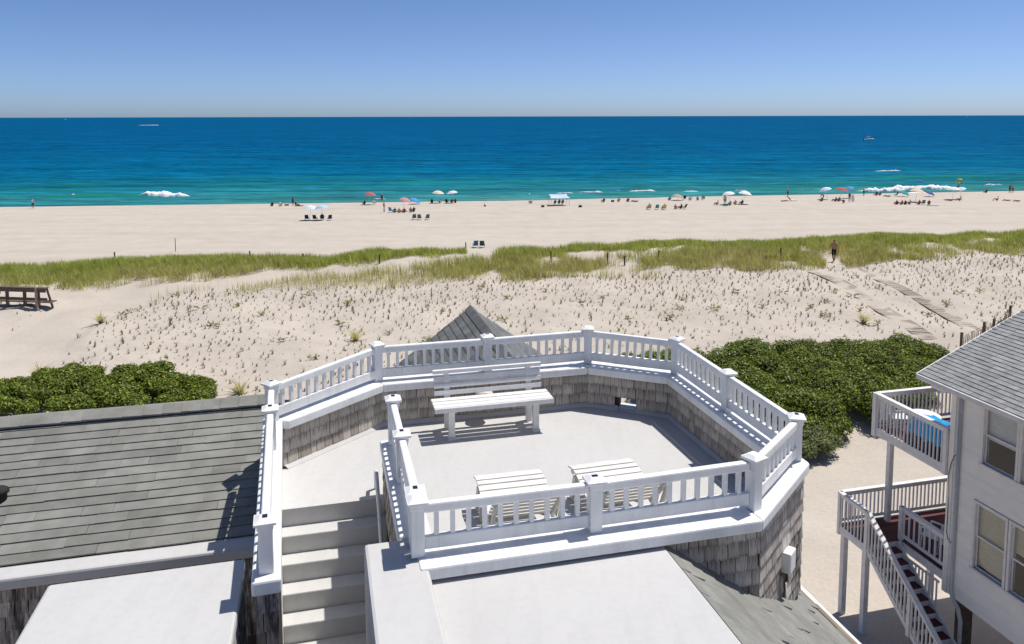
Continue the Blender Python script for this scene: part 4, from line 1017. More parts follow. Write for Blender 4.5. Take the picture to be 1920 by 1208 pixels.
tag(ob('planted_beach_grass', np_mesh('planted_beach_grass', np.concatenate(Vs), [np.concatenate(Qs), np.concatenate(Ts)], 'sprig_blade')), 'rows of planted beach grass sprigs covering the far sand slope', 'grass', kind='stuff')

# leafy dune plants and taller tufts, each its own thing
def leaf_quads(c, nrm, size, r, aspect=.5):
    """quads centred at c facing roughly nrm; fold-free"""
    n = len(c); a = r.normal(size=(n, 3)); t1 = np.cross(nrm, a); t1 /= np.linalg.norm(t1, axis=1, keepdims=True) + 1e-9; t2 = np.cross(nrm, t1); sz_ = size[:, None]
    V = np.stack([c - t1 * sz_ * .5, c - t2 * sz_ * aspect * .5, c + t1 * sz_ * .5, c + t2 * sz_ * aspect * .5], 1).reshape(-1, 3); i = np.arange(n) * 4
    return V, np.stack([i, i + 1, i + 2, i + 3], 1)
def leafy(seed):
    q = np.random.default_rng(seed); cs, ns = [], []
    for st_ in range(7):
        a = q.uniform(0, 6.28); L = q.uniform(.25, .5)
        for u in np.linspace(.25, 1, 7):
            cs.append([math.cos(a) * L * u, math.sin(a) * L * u, .05 + .26 * u * (1.2 - .5 * u)]); nv_ = q.normal(size=3) * .5 + np.array([0, 0, 1]); ns.append(nv_ / np.linalg.norm(nv_))
    V, Q = leaf_quads(np.array(cs) + q.normal(size=(len(cs), 3)) * .025, np.array(ns), q.uniform(.10, .18, len(cs)), q, .5)
    return np_mesh('leafy_dune_plant', V, [Q], 'dune_leaf')
lm = [leafy(80 + k) for k in range(4)]
LEAFY = [(-23.8, 46.1), (-23.3, 46.2), (-19.2, 46.7), (-17.1, 47.1), (-21.9, 49.5), (-7.1, 43.5), (-13.5, 50.0), (-10.6, 48.6), (-3.4, 53.9), (-0.5, 45.8), (-4.3, 47.0), (-0.4, 49.2), (-7.5, 40.4), (-10.5, 40.0), (4.5, 49.2), (6.0, 50.5), (10.7, 48.4), (12.8, 47.9), (18.3, 51.3), (19.3, 48.9), (20.7, 49.8), (22.1, 52.3), (23.2, 51.7), (25.8, 53.3), (26.6, 48.4), (28.7, 50.1), (30.7, 52.1), (32.7, 53.0), (22.5, 46.6), (19.6, 47.6), (22.4, 48.8), (16.1, 48.7), (9.8, 47.0), (11.3, 50.3), (-2.0, 51.5), (2.3, 51.5), (-15.3, 46.2), (-17.5, 44.3), (7.2, 46.6), (15.3, 51.8), (0.9, 54.7), (-4.8, 42.4), (-10.2, 45.0), (-12.9, 42.4)]
TALL = [(-24.2, 44.6), (-13.1, 36.2), (21.7, 46.8), (-8.9, 42.7), (-23.7, 37.8)]
TALL_LAB = ['tall grass clump beside the sandy path left of the planted rows', 'tall grass clump just behind the left roof ridge near the deck rail', 'tall grass clump near the right walkway above the big hedge', 'tall grass clump in the middle of the planted slope left of the gable roof', 'tall grass clump by the path behind the left shrub']

for k, (x_, y_) in enumerate(LEAFY):
    z_ = float(ground_z(np.array([x_]), np.array([y_]))[0])
    tag(ob('leafy_dune_plant', lm[k % 4], None, loc=(x_, y_, z_), rot=(0, 0, k * 1.7), scale=(.75 + .35 * ((k * 7) % 5) / 5,) * 3), 'low yellow green leafy plant growing between the planted grass rows', 'plant', 'leafy plants on the sand slope')
V, Q, T = tuft(95, 70, .30, .75, .7); V[:, :2] *= 2.2
tall = np_mesh('tall_grass_clump', V, [Q, T], 'grass_olive')
for (x_, y_), lab in zip(TALL, TALL_LAB):
    tag(ob('tall_grass_clump', tall, None, loc=(x_, y_, float(ground_z(np.array([x_]), np.array([y_]))[0])), rot=(0, 0, x_)), lab, 'grass clump', 'tall grass clumps on the sand')

# shrubs: lumpy crowns of leaves over added dark lobes that block light inside
def shrub(name, label, lobes, nleaf, seed, mat='shrub_leaf', lsize=(.075, .15), base=None):
    """lobes: list of (x,y,z,rx,ry,rz) in world metres"""
    q = np.random.default_rng(seed); lb = np.array(lobes); w = lb[:, 3] * lb[:, 4] + lb[:, 3] * lb[:, 5]; pick = q.choice(len(lb), nleaf, p=w / w.sum())
    d = q.normal(size=(nleaf, 3)); d /= np.linalg.norm(d, axis=1, keepdims=True); d[:, 2] = np.where(d[:, 2] < -.35, -d[:, 2], d[:, 2])
    B = lb[pick]; rad = q.uniform(.80, 1.08, nleaf) ** .8 + (q.random(nleaf) < .07) * q.uniform(.05, .28, nleaf); nz = 1 + .22 * (vnoise(d[:, 0] * 3 + pick * 7.1, d[:, 1] * 3 + d[:, 2] * 2, .9, seed) - .5)
    c = B[:, :3] + d * B[:, 3:6] * (rad * nz)[:, None]
    # drop leaves buried inside other lobes
    ok = np.ones(nleaf, bool)
    for L in lb:
        e = ((c - L[:3]) / (L[3:6] * .74)); ok &= (e ** 2).sum(1) > 1
    gz = height(c[:, 0], c[:, 1]); ok &= c[:, 2] > gz + .02
    c, d = c[ok], d[ok]; nr = d + q.normal(size=d.shape) * .55 + np.array([.15, .05, .35]); nr /= np.linalg.norm(nr, axis=1, keepdims=True)
    V, Q = leaf_quads(c, nr, q.uniform(lsize[0], lsize[1], len(c)), q, .55)
    bx, by = float(lb[:, 0].mean()), float(lb[:, 1].mean()); bz = float(height(bx, by))
    root = thing(name, label, 'shrub', (bx, by, bz)); off = np.array([bx, by, bz])
    ob('crown', np_mesh('crown', V - off, [Q], mat), root)
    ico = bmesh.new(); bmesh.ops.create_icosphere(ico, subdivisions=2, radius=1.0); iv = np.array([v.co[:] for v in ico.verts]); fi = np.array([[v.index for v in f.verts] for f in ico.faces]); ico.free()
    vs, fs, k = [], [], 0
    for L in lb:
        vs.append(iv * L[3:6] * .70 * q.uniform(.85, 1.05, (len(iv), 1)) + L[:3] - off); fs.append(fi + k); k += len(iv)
    ob('light_block_core', np_mesh('light_block_core', np.concatenate(vs), [np.concatenate(fs)], 'shrub_core_dark'), root)
    return root
def lobes_in(poly_fn, l0, l1, s0, s1, n, hfn, rr, seed):
    q = random.Random(seed); out = []; tries = 0
    while len(out) < n and tries < 5000:
        tries += 1; l_, s_ = q.uniform(l0, l1), q.uniform(s0, s1)
        if not poly_fn(l_, s_): continue
        r_ = q.uniform(*rr); x_, y_ = xy(l_, s_); g_ = hz(x_, y_); top = hfn(l_, s_) * q.uniform(.86, 1.1)
        out.append((float(x_), float(y_), g_ + max(top - r_ * .8, .15), r_ * q.uniform(.9, 1.25), r_ * q.uniform(.9, 1.25), r_ * .85))
        if top > 1.5: out.append((float(x_), float(y_), g_ + top * .40, r_ * 1.05, r_ * 1.05, r_ * 1.0))
    return out
def inpoly(poly):
    def fn(l_, s_):
        c = False; n = len(poly)
        for i in range(n):
            (x1, y1), (x2, y2) = poly[i], poly[i - 1]
            if (y1 > s_) != (y2 > s_) and l_ < (x2 - x1) * (s_ - y1) / (y2 - y1) + x1: c = not c
        return c
    return fn
shrub('shrub', 'broad dark green shrub behind the left roof ridge', lobes_in(lambda l_, s_: ((l_ + 13.2) / 5.6) ** 2 + ((s_ - 38.0) / 1.9) ** 2 < 1, -19, -7, 35.5, 41, 110,
      lambda l_, s_: .10 + .92 * max(0, 1 - ((l_ + 13.3) / 5.9) ** 2) ** .85, (.34, .55), 4), 100000, 71)
shrub('hedge', 'large dense green hedge between the roof deck and the neighbour house', lobes_in(inpoly([(11.8, 37.0), (13.4, 31.4), (17.5, 29.6), (21.5, 29.9), (25.5, 31.4), (29.3, 35.2), (29.3, 37.0), (22, 37.2), (16, 37.0)]), 12, 32, 29, 39, 300,
      lambda l_, s_: (1.35 + .18 * math.sin(l_ * 1.3) * math.sin(s_ * 1.1 + 1)) * (.72 if s_ < 30.6 else 1), (.45, .75), 5), 230000, 72)
shrub('shrub', 'small pale green shrub at the front left foot of the large hedge', lobes_in(lambda l_, s_: ((l_ - 18.0) / 1.1) ** 2 + ((s_ - 28.9) / .5) ** 2 < 1, 16.5, 19.5, 28.2, 29.7, 9, lambda l_, s_: .95, (.35, .55), 6), 6500, 73, 'shrub_leaf_pale', (.06, .12))

# ------------------------------------------------------------------ walkways, fences and posts on the dune
def gz1(x, y): return float(ground_z(np.array([x]), np.array([y]))[0])
def smooth_path(pts, step):
    out = []; P_ = [Vector(p) for p in pts]
    for a, b in zip(P_[:-1], P_[1:]):
        n = max(1, int((b - a).length / step))
        for k in range(n): out.append(a.lerp(b, k / n))
    out.append(P_[-1]); return out
def walkway(label, lspts, width, seed):
    q = random.Random(seed); wp = [Vector(xy(*p)) for p in lspts]
    # fine, rounded polyline
    for _ in range(2):
        nw = [wp[0]]
        for a, b in zip(wp[:-1], wp[1:]): nw += [a.lerp(b, .25), a.lerp(b, .75)]
        wp = nw + [wp[-1]]
    pts = smooth_path([(p.x, p.y) for p in wp], .155)
    c = pts[len(pts) // 2]; root = thing('boardwalk', label, 'walkway', (c.x, c.y, hz(c.x, c.y)))
    zs_ = [hz(p.x, p.y) - .002 for p in pts]; zs_ = np.convolve(np.pad(zs_, 4, mode='edge'), np.ones(9) / 9, 'valid')
    off = Vector((c.x, c.y, hz(c.x, c.y)))
    pm = MB().box(-width / 2, width / 2, -.066, .066, -.02, .015).mesh('plank', 'boardwalk_grey')
    for i, p in enumerate(pts[:-1]):
        d = (pts[i + 1] - p); ang = math.atan2(d.y, d.x) - math.pi / 2
        ob('plank', pm, root, loc=Vector((p.x, p.y, zs_[i] + q.uniform(-.012, .006))) - off, rot=(0, 0, ang + q.uniform(-.02, .02)), scale=(q.uniform(.97, 1.03), 1, 1))
    for sgn in (-1, 1):
        e = []
        for i in range(0, len(pts) - 1, 4):
            d = (pts[i + 1] - pts[i]).normalized(); n = Vector((-d.y, d.x)) * sgn * width / 2
            e.append((pts[i].x + n.x - off.x, pts[i].y + n.y - off.y, zs_[i] - .02 - off.z))
        MB().tube(e, .035, 5).build('edge_cord', 'weathered_wood', root)
walkway('grey plank walkway curving down the sand to the left above the hedge', [(32.2, 52.2), (32.7, 48.4), (32.5, 45.8), (32.0, 43.2), (31.8, 39.2)], 1.15, 1)
walkway('paler plank walkway running along the right side of the first one', [(36.2, 53.2), (36.0, 47.7), (36.1, 45.5), (35.7, 42.2), (35.0, 39.0)], .95, 2)

def post_thing(label, x, y, h, r, lean=0.0, mat='weathered_wood', group=None):
    o = MB().lathe([(r, -.3), (r, h * .5), (r * .93, h - .02), (r * .6, h), (0, h)], 8).build('fence_post', mat, None, smooth=False)
    o.location = (x, y, gz1(x, y)); o.rotation_euler = (lean, lean * .6, 0); tag(o, label, 'post', group); return o
# slatted sand fence on the right
FP = [(25.5, 42.9), (27.5, 44.1), (28.7, 45.1), (31.0, 47.2)]
fence = thing('sand_fence', 'slatted wooden sand fence with posts beside the neighbour roof', 'fence', (27.5, 44.1, gz1(27.5, 44.1)))
fo = Vector((27.5, 44.1, gz1(27.5, 44.1)))
for i, (x_, y_) in enumerate(FP):
    z_ = gz1(x_, y_); MB().tube([(x_ - fo.x, y_ - fo.y, z_ - .3 - fo.z), (x_ - fo.x, y_ - fo.y, z_ + .95 - fo.z)], .075, 8).build('post', 'weathered_wood', fence)
q = random.Random(5)
for i in range(3):
    a, b = Vector(FP[i]), Vector(FP[i + 1]); n = int((b - a).length / .19); lean = (.1, -.15, .35)[i]
    for k in range(1, n):
        p = a.lerp(b, k / n); z_ = gz1(p.x, p.y); h = q.uniform(.55, .75); o_ = Vector((p.x, p.y, z_)) - fo
        MB().beam(o_ + Vector((0, 0, -.1)), o_ + Vector((lean * h * .6 + q.uniform(-.03, .03), lean * h * .4, h)), .045, .012).build('slat', 'fence_wood', fence)
    for hh in (.35, .7):
        MB().tube([Vector((a.x, a.y, gz1(a.x, a.y) + hh)) - fo, Vector((b.x, b.y, gz1(b.x, b.y) + hh)) - fo], .008, 4).build('wire', 'wire_black', fence)
# cut posts standing in the grass
for k, (x_, y_) in enumerate([(-10.1, 58.1), (3.0, 58.6), (4.9, 58.4), (7.3, 58.5), (8.6, 58.3), (11.3, 58.9), (19.6, 59.0), (21.0, 59.6), (-16.0, 58.4), (-19.8, 57.6), (14.0, 58.8), (-31.5, 60.5)]):
    post_thing('dark weathered fence post standing among the dune grass', x_, y_, (.75, .9, .6, 1.0)[k % 4], .06, (.04, -.05, .02)[k % 3], group='old fence posts in the dune grass')
post_thing('thin post standing alone on the beach just beyond the dune grass on the left', -36.6, 83.1, 1.5, .04)
post_thing('short post on the sand just left of the blue folding chair', -5.1, 84.1, .7, .06)
# weathered guard rail at the left end of the path
gr = thing('guard_rail', 'dark weathered wooden guard rail beside the sandy path at the left edge', 'railing', (-29.6, 46.9, gz1(-29.6, 46.9)), R(-8))
for x_ in (-6.2, -4.6, -3.1, -1.75, -.55, .38):
    MB().box(x_ - .07, x_ + .07, -.07, .07, -.3, 1.22).build('post', 'weathered_wood', gr)
MB().box(-7.0, 1.0, -.16, .16, 1.22, 1.27).build('top_board', 'weathered_wood', gr)
MB().box(-7.0, .98, -.11, -.075, .98, 1.20).build('rail_board', 'weathered_wood', gr)
MB().box(-7.0, 1.05, -.11, -.075, .48, .64).build('rail_board', 'weathered_wood', gr)
MB().box(-7.0, 1.15, .02, .6, .30, .35).build('ledge_board', 'weathered_wood', gr)
MB().box(.30, .42, -.20, -.08, -.3, 1.30).build('post', 'fence_wood', gr)
for x_ in (-3.1, .9): MB().beam((x_, .55, -.2), (x_, .1, 1.2), .09, .09).build('brace', 'weathered_wood', gr)

# ------------------------------------------------------------------ people
def body(joints, edges, tags, name):
    """joints: {n: (x,y,z,r[,r2])}; one continuous skinned surface; faces take the material of the nearest bone"""
    names = list(joints); idx = {n: i for i, n in enumerate(names)}
    me = bpy.data.meshes.new(name); me.from_pydata([joints[n][:3] for n in names], [(idx[a], idx[b]) for a, b in edges], []); me.update()
    o = bpy.data.objects.new(name, me); COL.objects.link(o)
    o.modifiers.new('skin', 'SKIN'); o.modifiers.new('sub', 'SUBSURF').levels = 2
    for i, n in enumerate(names):
        j = joints[n]; sv_ = me.skin_vertices[0].data[i]; sv_.radius = (j[3], j[4] if len(j) > 4 else j[3]); sv_.use_root = (n == 'pelvis')
    dg = bpy.context.evaluated_depsgraph_get(); ev = o.evaluated_get(dg); m2 = bpy.data.meshes.new_from_object(ev)
    bpy.data.objects.remove(o); bpy.data.meshes.remove(me)
    seg = [(Vector(joints[a][:3]), Vector(joints[b][:3]), tags.get((a, b), tags.get(a, 0))) for a, b in edges]
    mi = []
    for p in m2.polygons:
        c = p.center; best = min(seg, key=lambda s_: (c - (s_[0] + (s_[1] - s_[0]) * max(0, min(1, (c - s_[0]).dot(s_[1] - s_[0]) / max((s_[1] - s_[0]).length_squared, 1e-9))))).length)
        k = best[2]
        if k == 4:  # head: hair on top and back
            k = 3 if (c - HEADC[name]).dot(HEADB[name]) > .015 else 0
        mi.append(k)
    for m in ('cloth_skin', 'cloth_white', 'cloth_black', 'cloth_dark'): m2.materials.append(M[m])
    m2.polygons.foreach_set('material_index', mi); m2.polygons.foreach_set('use_smooth', [True] * len(mi))
    return m2
HEADC, HEADB = {}, {}
E_ = [('pelvis', 'spine'), ('spine', 'chest'), ('chest', 'neck'), ('neck', 'head'), ('head', 'crown'), ('head', 'nose')]
for sd2 in 'LR':
    E_ += [('chest', 'sh' + sd2), ('sh' + sd2, 'el' + sd2), ('el' + sd2, 'wr' + sd2), ('wr' + sd2, 'ha' + sd2), ('ha' + sd2, 'th' + sd2), ('pelvis', 'hip' + sd2), ('hip' + sd2, 'kn' + sd2), ('kn' + sd2, 'an' + sd2), ('an' + sd2, 'to' + sd2)]
def pose(name, pelvis, chest, head, arms, legs, knee_cover=.5):
    J = {}; P_ = Vector(pelvis); C_ = Vector(chest); H_ = Vector(head)
    J['pelvis'] = (*P_, .135, .11); J['spine'] = (*P_.lerp(C_, .5), .13, .10); J['chest'] = (*C_, .155, .11)
    up = (C_ - P_).normalized(); nk = C_.lerp(H_, .55); J['neck'] = (*nk, .055); J['head'] = (*H_, .082, .09); hd = (H_ - nk).normalized(); J['crown'] = (*(H_ + hd * .10), .072, .08)
    J['nose'] = (*(H_ + Vector((0, .095, .01))), .016)
    for s_, t in (('L', -1), ('R', 1)):
        e, w, = arms[s_]; J['sh' + s_] = (*(C_ + up * .07 + Vector((t * .17, 0, 0))), .062); J['el' + s_] = (*e, .045); J['wr' + s_] = (*w, .033)
        hv = (Vector(w) - Vector(e)).normalized(); J['ha' + s_] = (*(Vector(w) + hv * .10), .036, .026); J['th' + s_] = (*(Vector(w) + hv * .07 + Vector((-t * .05, .03, 0))), .016)
        h_, k_, a_, f_ = legs[s_]; J['hip' + s_] = (*h_, .095); J['kn' + s_] = (*k_, .064); J['an' + s_] = (*a_, .043); J['to' + s_] = (*f_, .042, .03)
    T_ = {'pelvis': 2, 'spine': 1, ('chest', 'neck'): 1, ('chest', 'shL'): 1, ('chest', 'shR'): 1, ('pelvis', 'hipL'): 2, ('pelvis', 'hipR'): 2, ('hipL', 'knL'): 2, ('hipR', 'knR'): 2, 'neck': 0, ('head', 'crown'): 4, ('neck', 'head'): 4, ('pelvis', 'spine'): 1}
    HEADC[name] = H_ + hd * .02; HEADB[name] = (hd + Vector((0, -.9, 0))).normalized()
    return body(J, E_, T_, name)
POSE = {}
POSE['stand'] = pose('stand', (0, 0, .95), (0, 0, 1.33), (0, .02, 1.60), {'L': ((-.26, -.02, 1.10), (-.27, .08, .87)), 'R': ((.27, -.03, 1.11), (.25, .06, .88))},
                     {'L': ((-.10, 0, .88), (-.11, .02, .50), (-.11, -.02, .08), (-.12, .13, .035)), 'R': ((.10, 0, .88), (.12, .03, .50), (.13, .0, .08), (.15, .14, .035))})
POSE['walk'] = pose('walk', (0, 0, .93), (0, .03, 1.32), (0, .06, 1.59), {'L': ((-.25, .10, 1.10), (-.23, .26, .93)), 'R': ((.26, -.12, 1.12), (.27, -.12, .86))},
                    {'L': ((-.10, 0, .87), (-.10, -.06, .47), (-.11, -.36, .15), (-.11, -.28, .04)), 'R': ((.10, 0, .87), (.11, .17, .49), (.11, .20, .08), (.12, .35, .035))})
POSE['sit'] = pose('sit', (0, 0, .14), (0, -.10, .50), (0, -.05, .77), {'L': ((-.27, .02, .34), (-.20, .26, .38)), 'R': ((.27, .0, .33), (.22, .26, .36))},
                   {'L': ((-.11, .06, .13), (-.15, .42, .44), (-.14, .62, .07), (-.15, .76, .035)), 'R': ((.11, .06, .13), (.16, .46, .38), (.17, .70, .07), (.18, .84, .035))})
POSE['chair'] = pose('chair', (0, 0, .32), (0, -.16, .66), (0, -.14, .94), {'L': ((-.28, -.02, .50), (-.26, .22, .50)), 'R': ((.28, -.02, .50), (.26, .22, .50))},
                     {'L': ((-.11, .06, .30), (-.13, .46, .38), (-.13, .66, .07), (-.13, .80, .035)), 'R': ((.11, .06, .30), (.14, .46, .37), (.15, .70, .07), (.15, .84, .035))})
POSE['lie'] = pose('lie', (0, 0, .14), (0, -.38, .16), (0, -.64, .17), {'L': ((-.32, -.30, .08), (-.30, -.05, .07)), 'R': ((.32, -.34, .08), (.28, -.55, .10))},
                   {'L': ((-.10, .08, .12), (-.12, .46, .16), (-.13, .85, .08), (-.14, .95, .12)), 'R': ((.10, .08, .12), (.14, .44, .26), (.13, .72, .08), (.14, .84, .06))})
POSE['bend'] = pose('bend', (0, -.12, .86), (0, .22, 1.02), (0, .46, 1.05), {'L': ((-.22, .32, .78), (-.16, .42, .55)), 'R': ((.22, .32, .78), (.16, .42, .55))},
                    {'L': ((-.10, -.1, .80), (-.11, .02, .46), (-.11, -.08, .08), (-.12, .07, .035)), 'R': ((.10, -.1, .80), (.12, .03, .46), (.13, -.06, .08), (.15, .08, .035))})
POSE['crouch'] = pose('crouch', (0, 0, .28), (0, .14, .58), (0, .22, .84), {'L': ((-.26, .26, .42), (-.14, .42, .30)), 'R': ((.26, .26, .42), (.14, .42, .30))},
                      {'L': ((-.11, .04, .27), (-.16, .36, .42), (-.13, .10, .08), (-.14, .24, .035)), 'R': ((.11, .04, .27), (.16, .36, .42), (.13, .10, .08), (.14, .24, .035))})
pq = random.Random(17)
def person(pz, x, y, z, rot, top, bottom, hair, label, scale=1.0):
    o = ob('person', POSE[pz], None, loc=(x, y, z), rot=(0, 0, rot), scale=(scale,) * 3)
    for i, m in enumerate(('cloth_skin', 'cloth_' + top, 'cloth_' + bottom, 'cloth_' + hair)):
        o.material_slots[i].link = 'OBJECT'; o.material_slots[i].material = M[m]
    return tag(o, label, 'person')
mx, my = 25.37, 60.2
person('walk', mx, my, gz1(mx, my) + .02, R(-8), 'skin', 'black', 'dark', 'shirtless person in black shorts walking through the dune grass towards the beach', 1.05)

# ------------------------------------------------------------------ beach furniture
def beach_chair_parts():
    fr_ = MB()
    for s_ in (-1, 1):
        fr_.tube([(s_ * .27, .30, .02), (s_ * .27, -.28, .30), (s_ * .27, -.34, .48)], .012, 5).tube([(s_ * .28, -.30, .0), (s_ * .28, .22, .40)], .012, 5).tube([(s_ * .25, -.16, .22), (s_ * .25, -.50, .84)], .012, 5)
        fr_.beam((s_ * .29, -.30, .45), (s_ * .29, .20, .42), .05, .025)
    fr_.tube([(-.25, -.50, .84), (.25, -.50, .84)], .012, 5)
    n = 6; sv_ = []
    prof = [(.28, .30), (.18, .26), (.05, .23), (-.08, .22), (-.16, .24)]
    for y_, z_ in prof: sv_ += [(-.25, y_, z_), (.25, y_, z_)]
    seat = MB().add(sv_ + [(a, b, c - .012) for a, b, c in sv_], [(2 * i, 2 * i + 1, 2 * i + 3, 2 * i + 2) for i in range(4)] + [(10 + 2 * i, 12 + 2 * i, 13 + 2 * i, 11 + 2 * i) for i in range(4)] + [(0, 10, 11, 1)])
    prof = [(-.17, .26), (-.28, .42), (-.40, .63), (-.50, .84)]; bv = []
    for y_, z_ in prof: bv += [(-.25, y_, z_), (.25, y_, z_)]
    back = MB().add(bv + [(a, b - .014, c) for a, b, c in bv], [(2 * i, 2 * i + 1, 2 * i + 3, 2 * i + 2) for i in range(3)] + [(8 + 2 * i, 10 + 2 * i, 11 + 2 * i, 9 + 2 * i) for i in range(3)] + [(6, 7, 15, 14), (0, 2, 10, 8), (1, 9, 11, 3)])
    return fr_.mesh('frame', 'cloth_grey'), seat.mesh('seat', 'cloth_navy'), back.mesh('backrest', 'cloth_navy')
BC = beach_chair_parts()
def recolor(o, m):
    o.material_slots[0].link = 'OBJECT'; o.material_slots[0].material = M[m]
def beach_chair(x, y, z, rot, col, label, sc=1.0):
    t_ = thing('beach_chair', label, 'beach chair', (x, y, z), rot); t_.scale = (sc,) * 3
    ob('frame', BC[0], t_); recolor(ob('seat', BC[1], t_), 'cloth_' + col); recolor(ob('backrest', BC[2], t_), 'cloth_' + col)
def canopy_mesh():
    n, rings = 8, [(0, .46), (.35, .42), (.7, .27), (1.0, 0.0)]; vs = [(0, 0, .46)]; fs = []
    for r_, z_ in rings[1:]:
        for k in range(n * 2):
            a = math.pi * k / n; rr = r_ * (1 if k % 2 == 0 else .955); vs.append((rr * math.cos(a), rr * math.sin(a), z_ + (0 if k % 2 == 0 else .03 * r_)))
    m = n * 2
    for k in range(m): fs.append((0, 1 + k, 1 + (k + 1) % m))
    for j_ in range(2):
        for k in range(m): fs.append((1 + j_ * m + k, 1 + (j_ + 1) * m + k, 1 + (j_ + 1) * m + (k + 1) % m, 1 + j_ * m + (k + 1) % m))
    return MB().add(vs, fs).mesh('canopy', 'cloth_white')
CAN = canopy_mesh()
POLE = MB().tube([(0, 0, -.4), (0, 0, 1.0)], .022, 6).mesh('pole', 'cloth_white')
FIN = MB().lathe([(.0, .0), (.02, .02), (.012, .06), (0, .08)], 6).mesh('finial', 'cloth_white')
def umbrella(x, y, z, col, dia, tilt, label, h=1.75):
    col = 'redumb' if col == 'red' else col
    t_ = thing('beach_umbrella', label, 'umbrella', (x, y, z), 0); t_.rotation_euler = (R(tilt * .4), R(tilt), .3)
    ob('pole', POLE, t_, scale=(1, 1, h)); o = ob('canopy', CAN, t_, loc=(0, 0, h), scale=(dia / 2, dia / 2, dia / 2 * .95)); recolor(o, 'cloth_' + col)
    s_ = o.modifiers.new('thickness', 'SOLIDIFY'); s_.thickness = .006
    ob('finial', FIN, t_, loc=(0, 0, h + .43 * dia / 2))
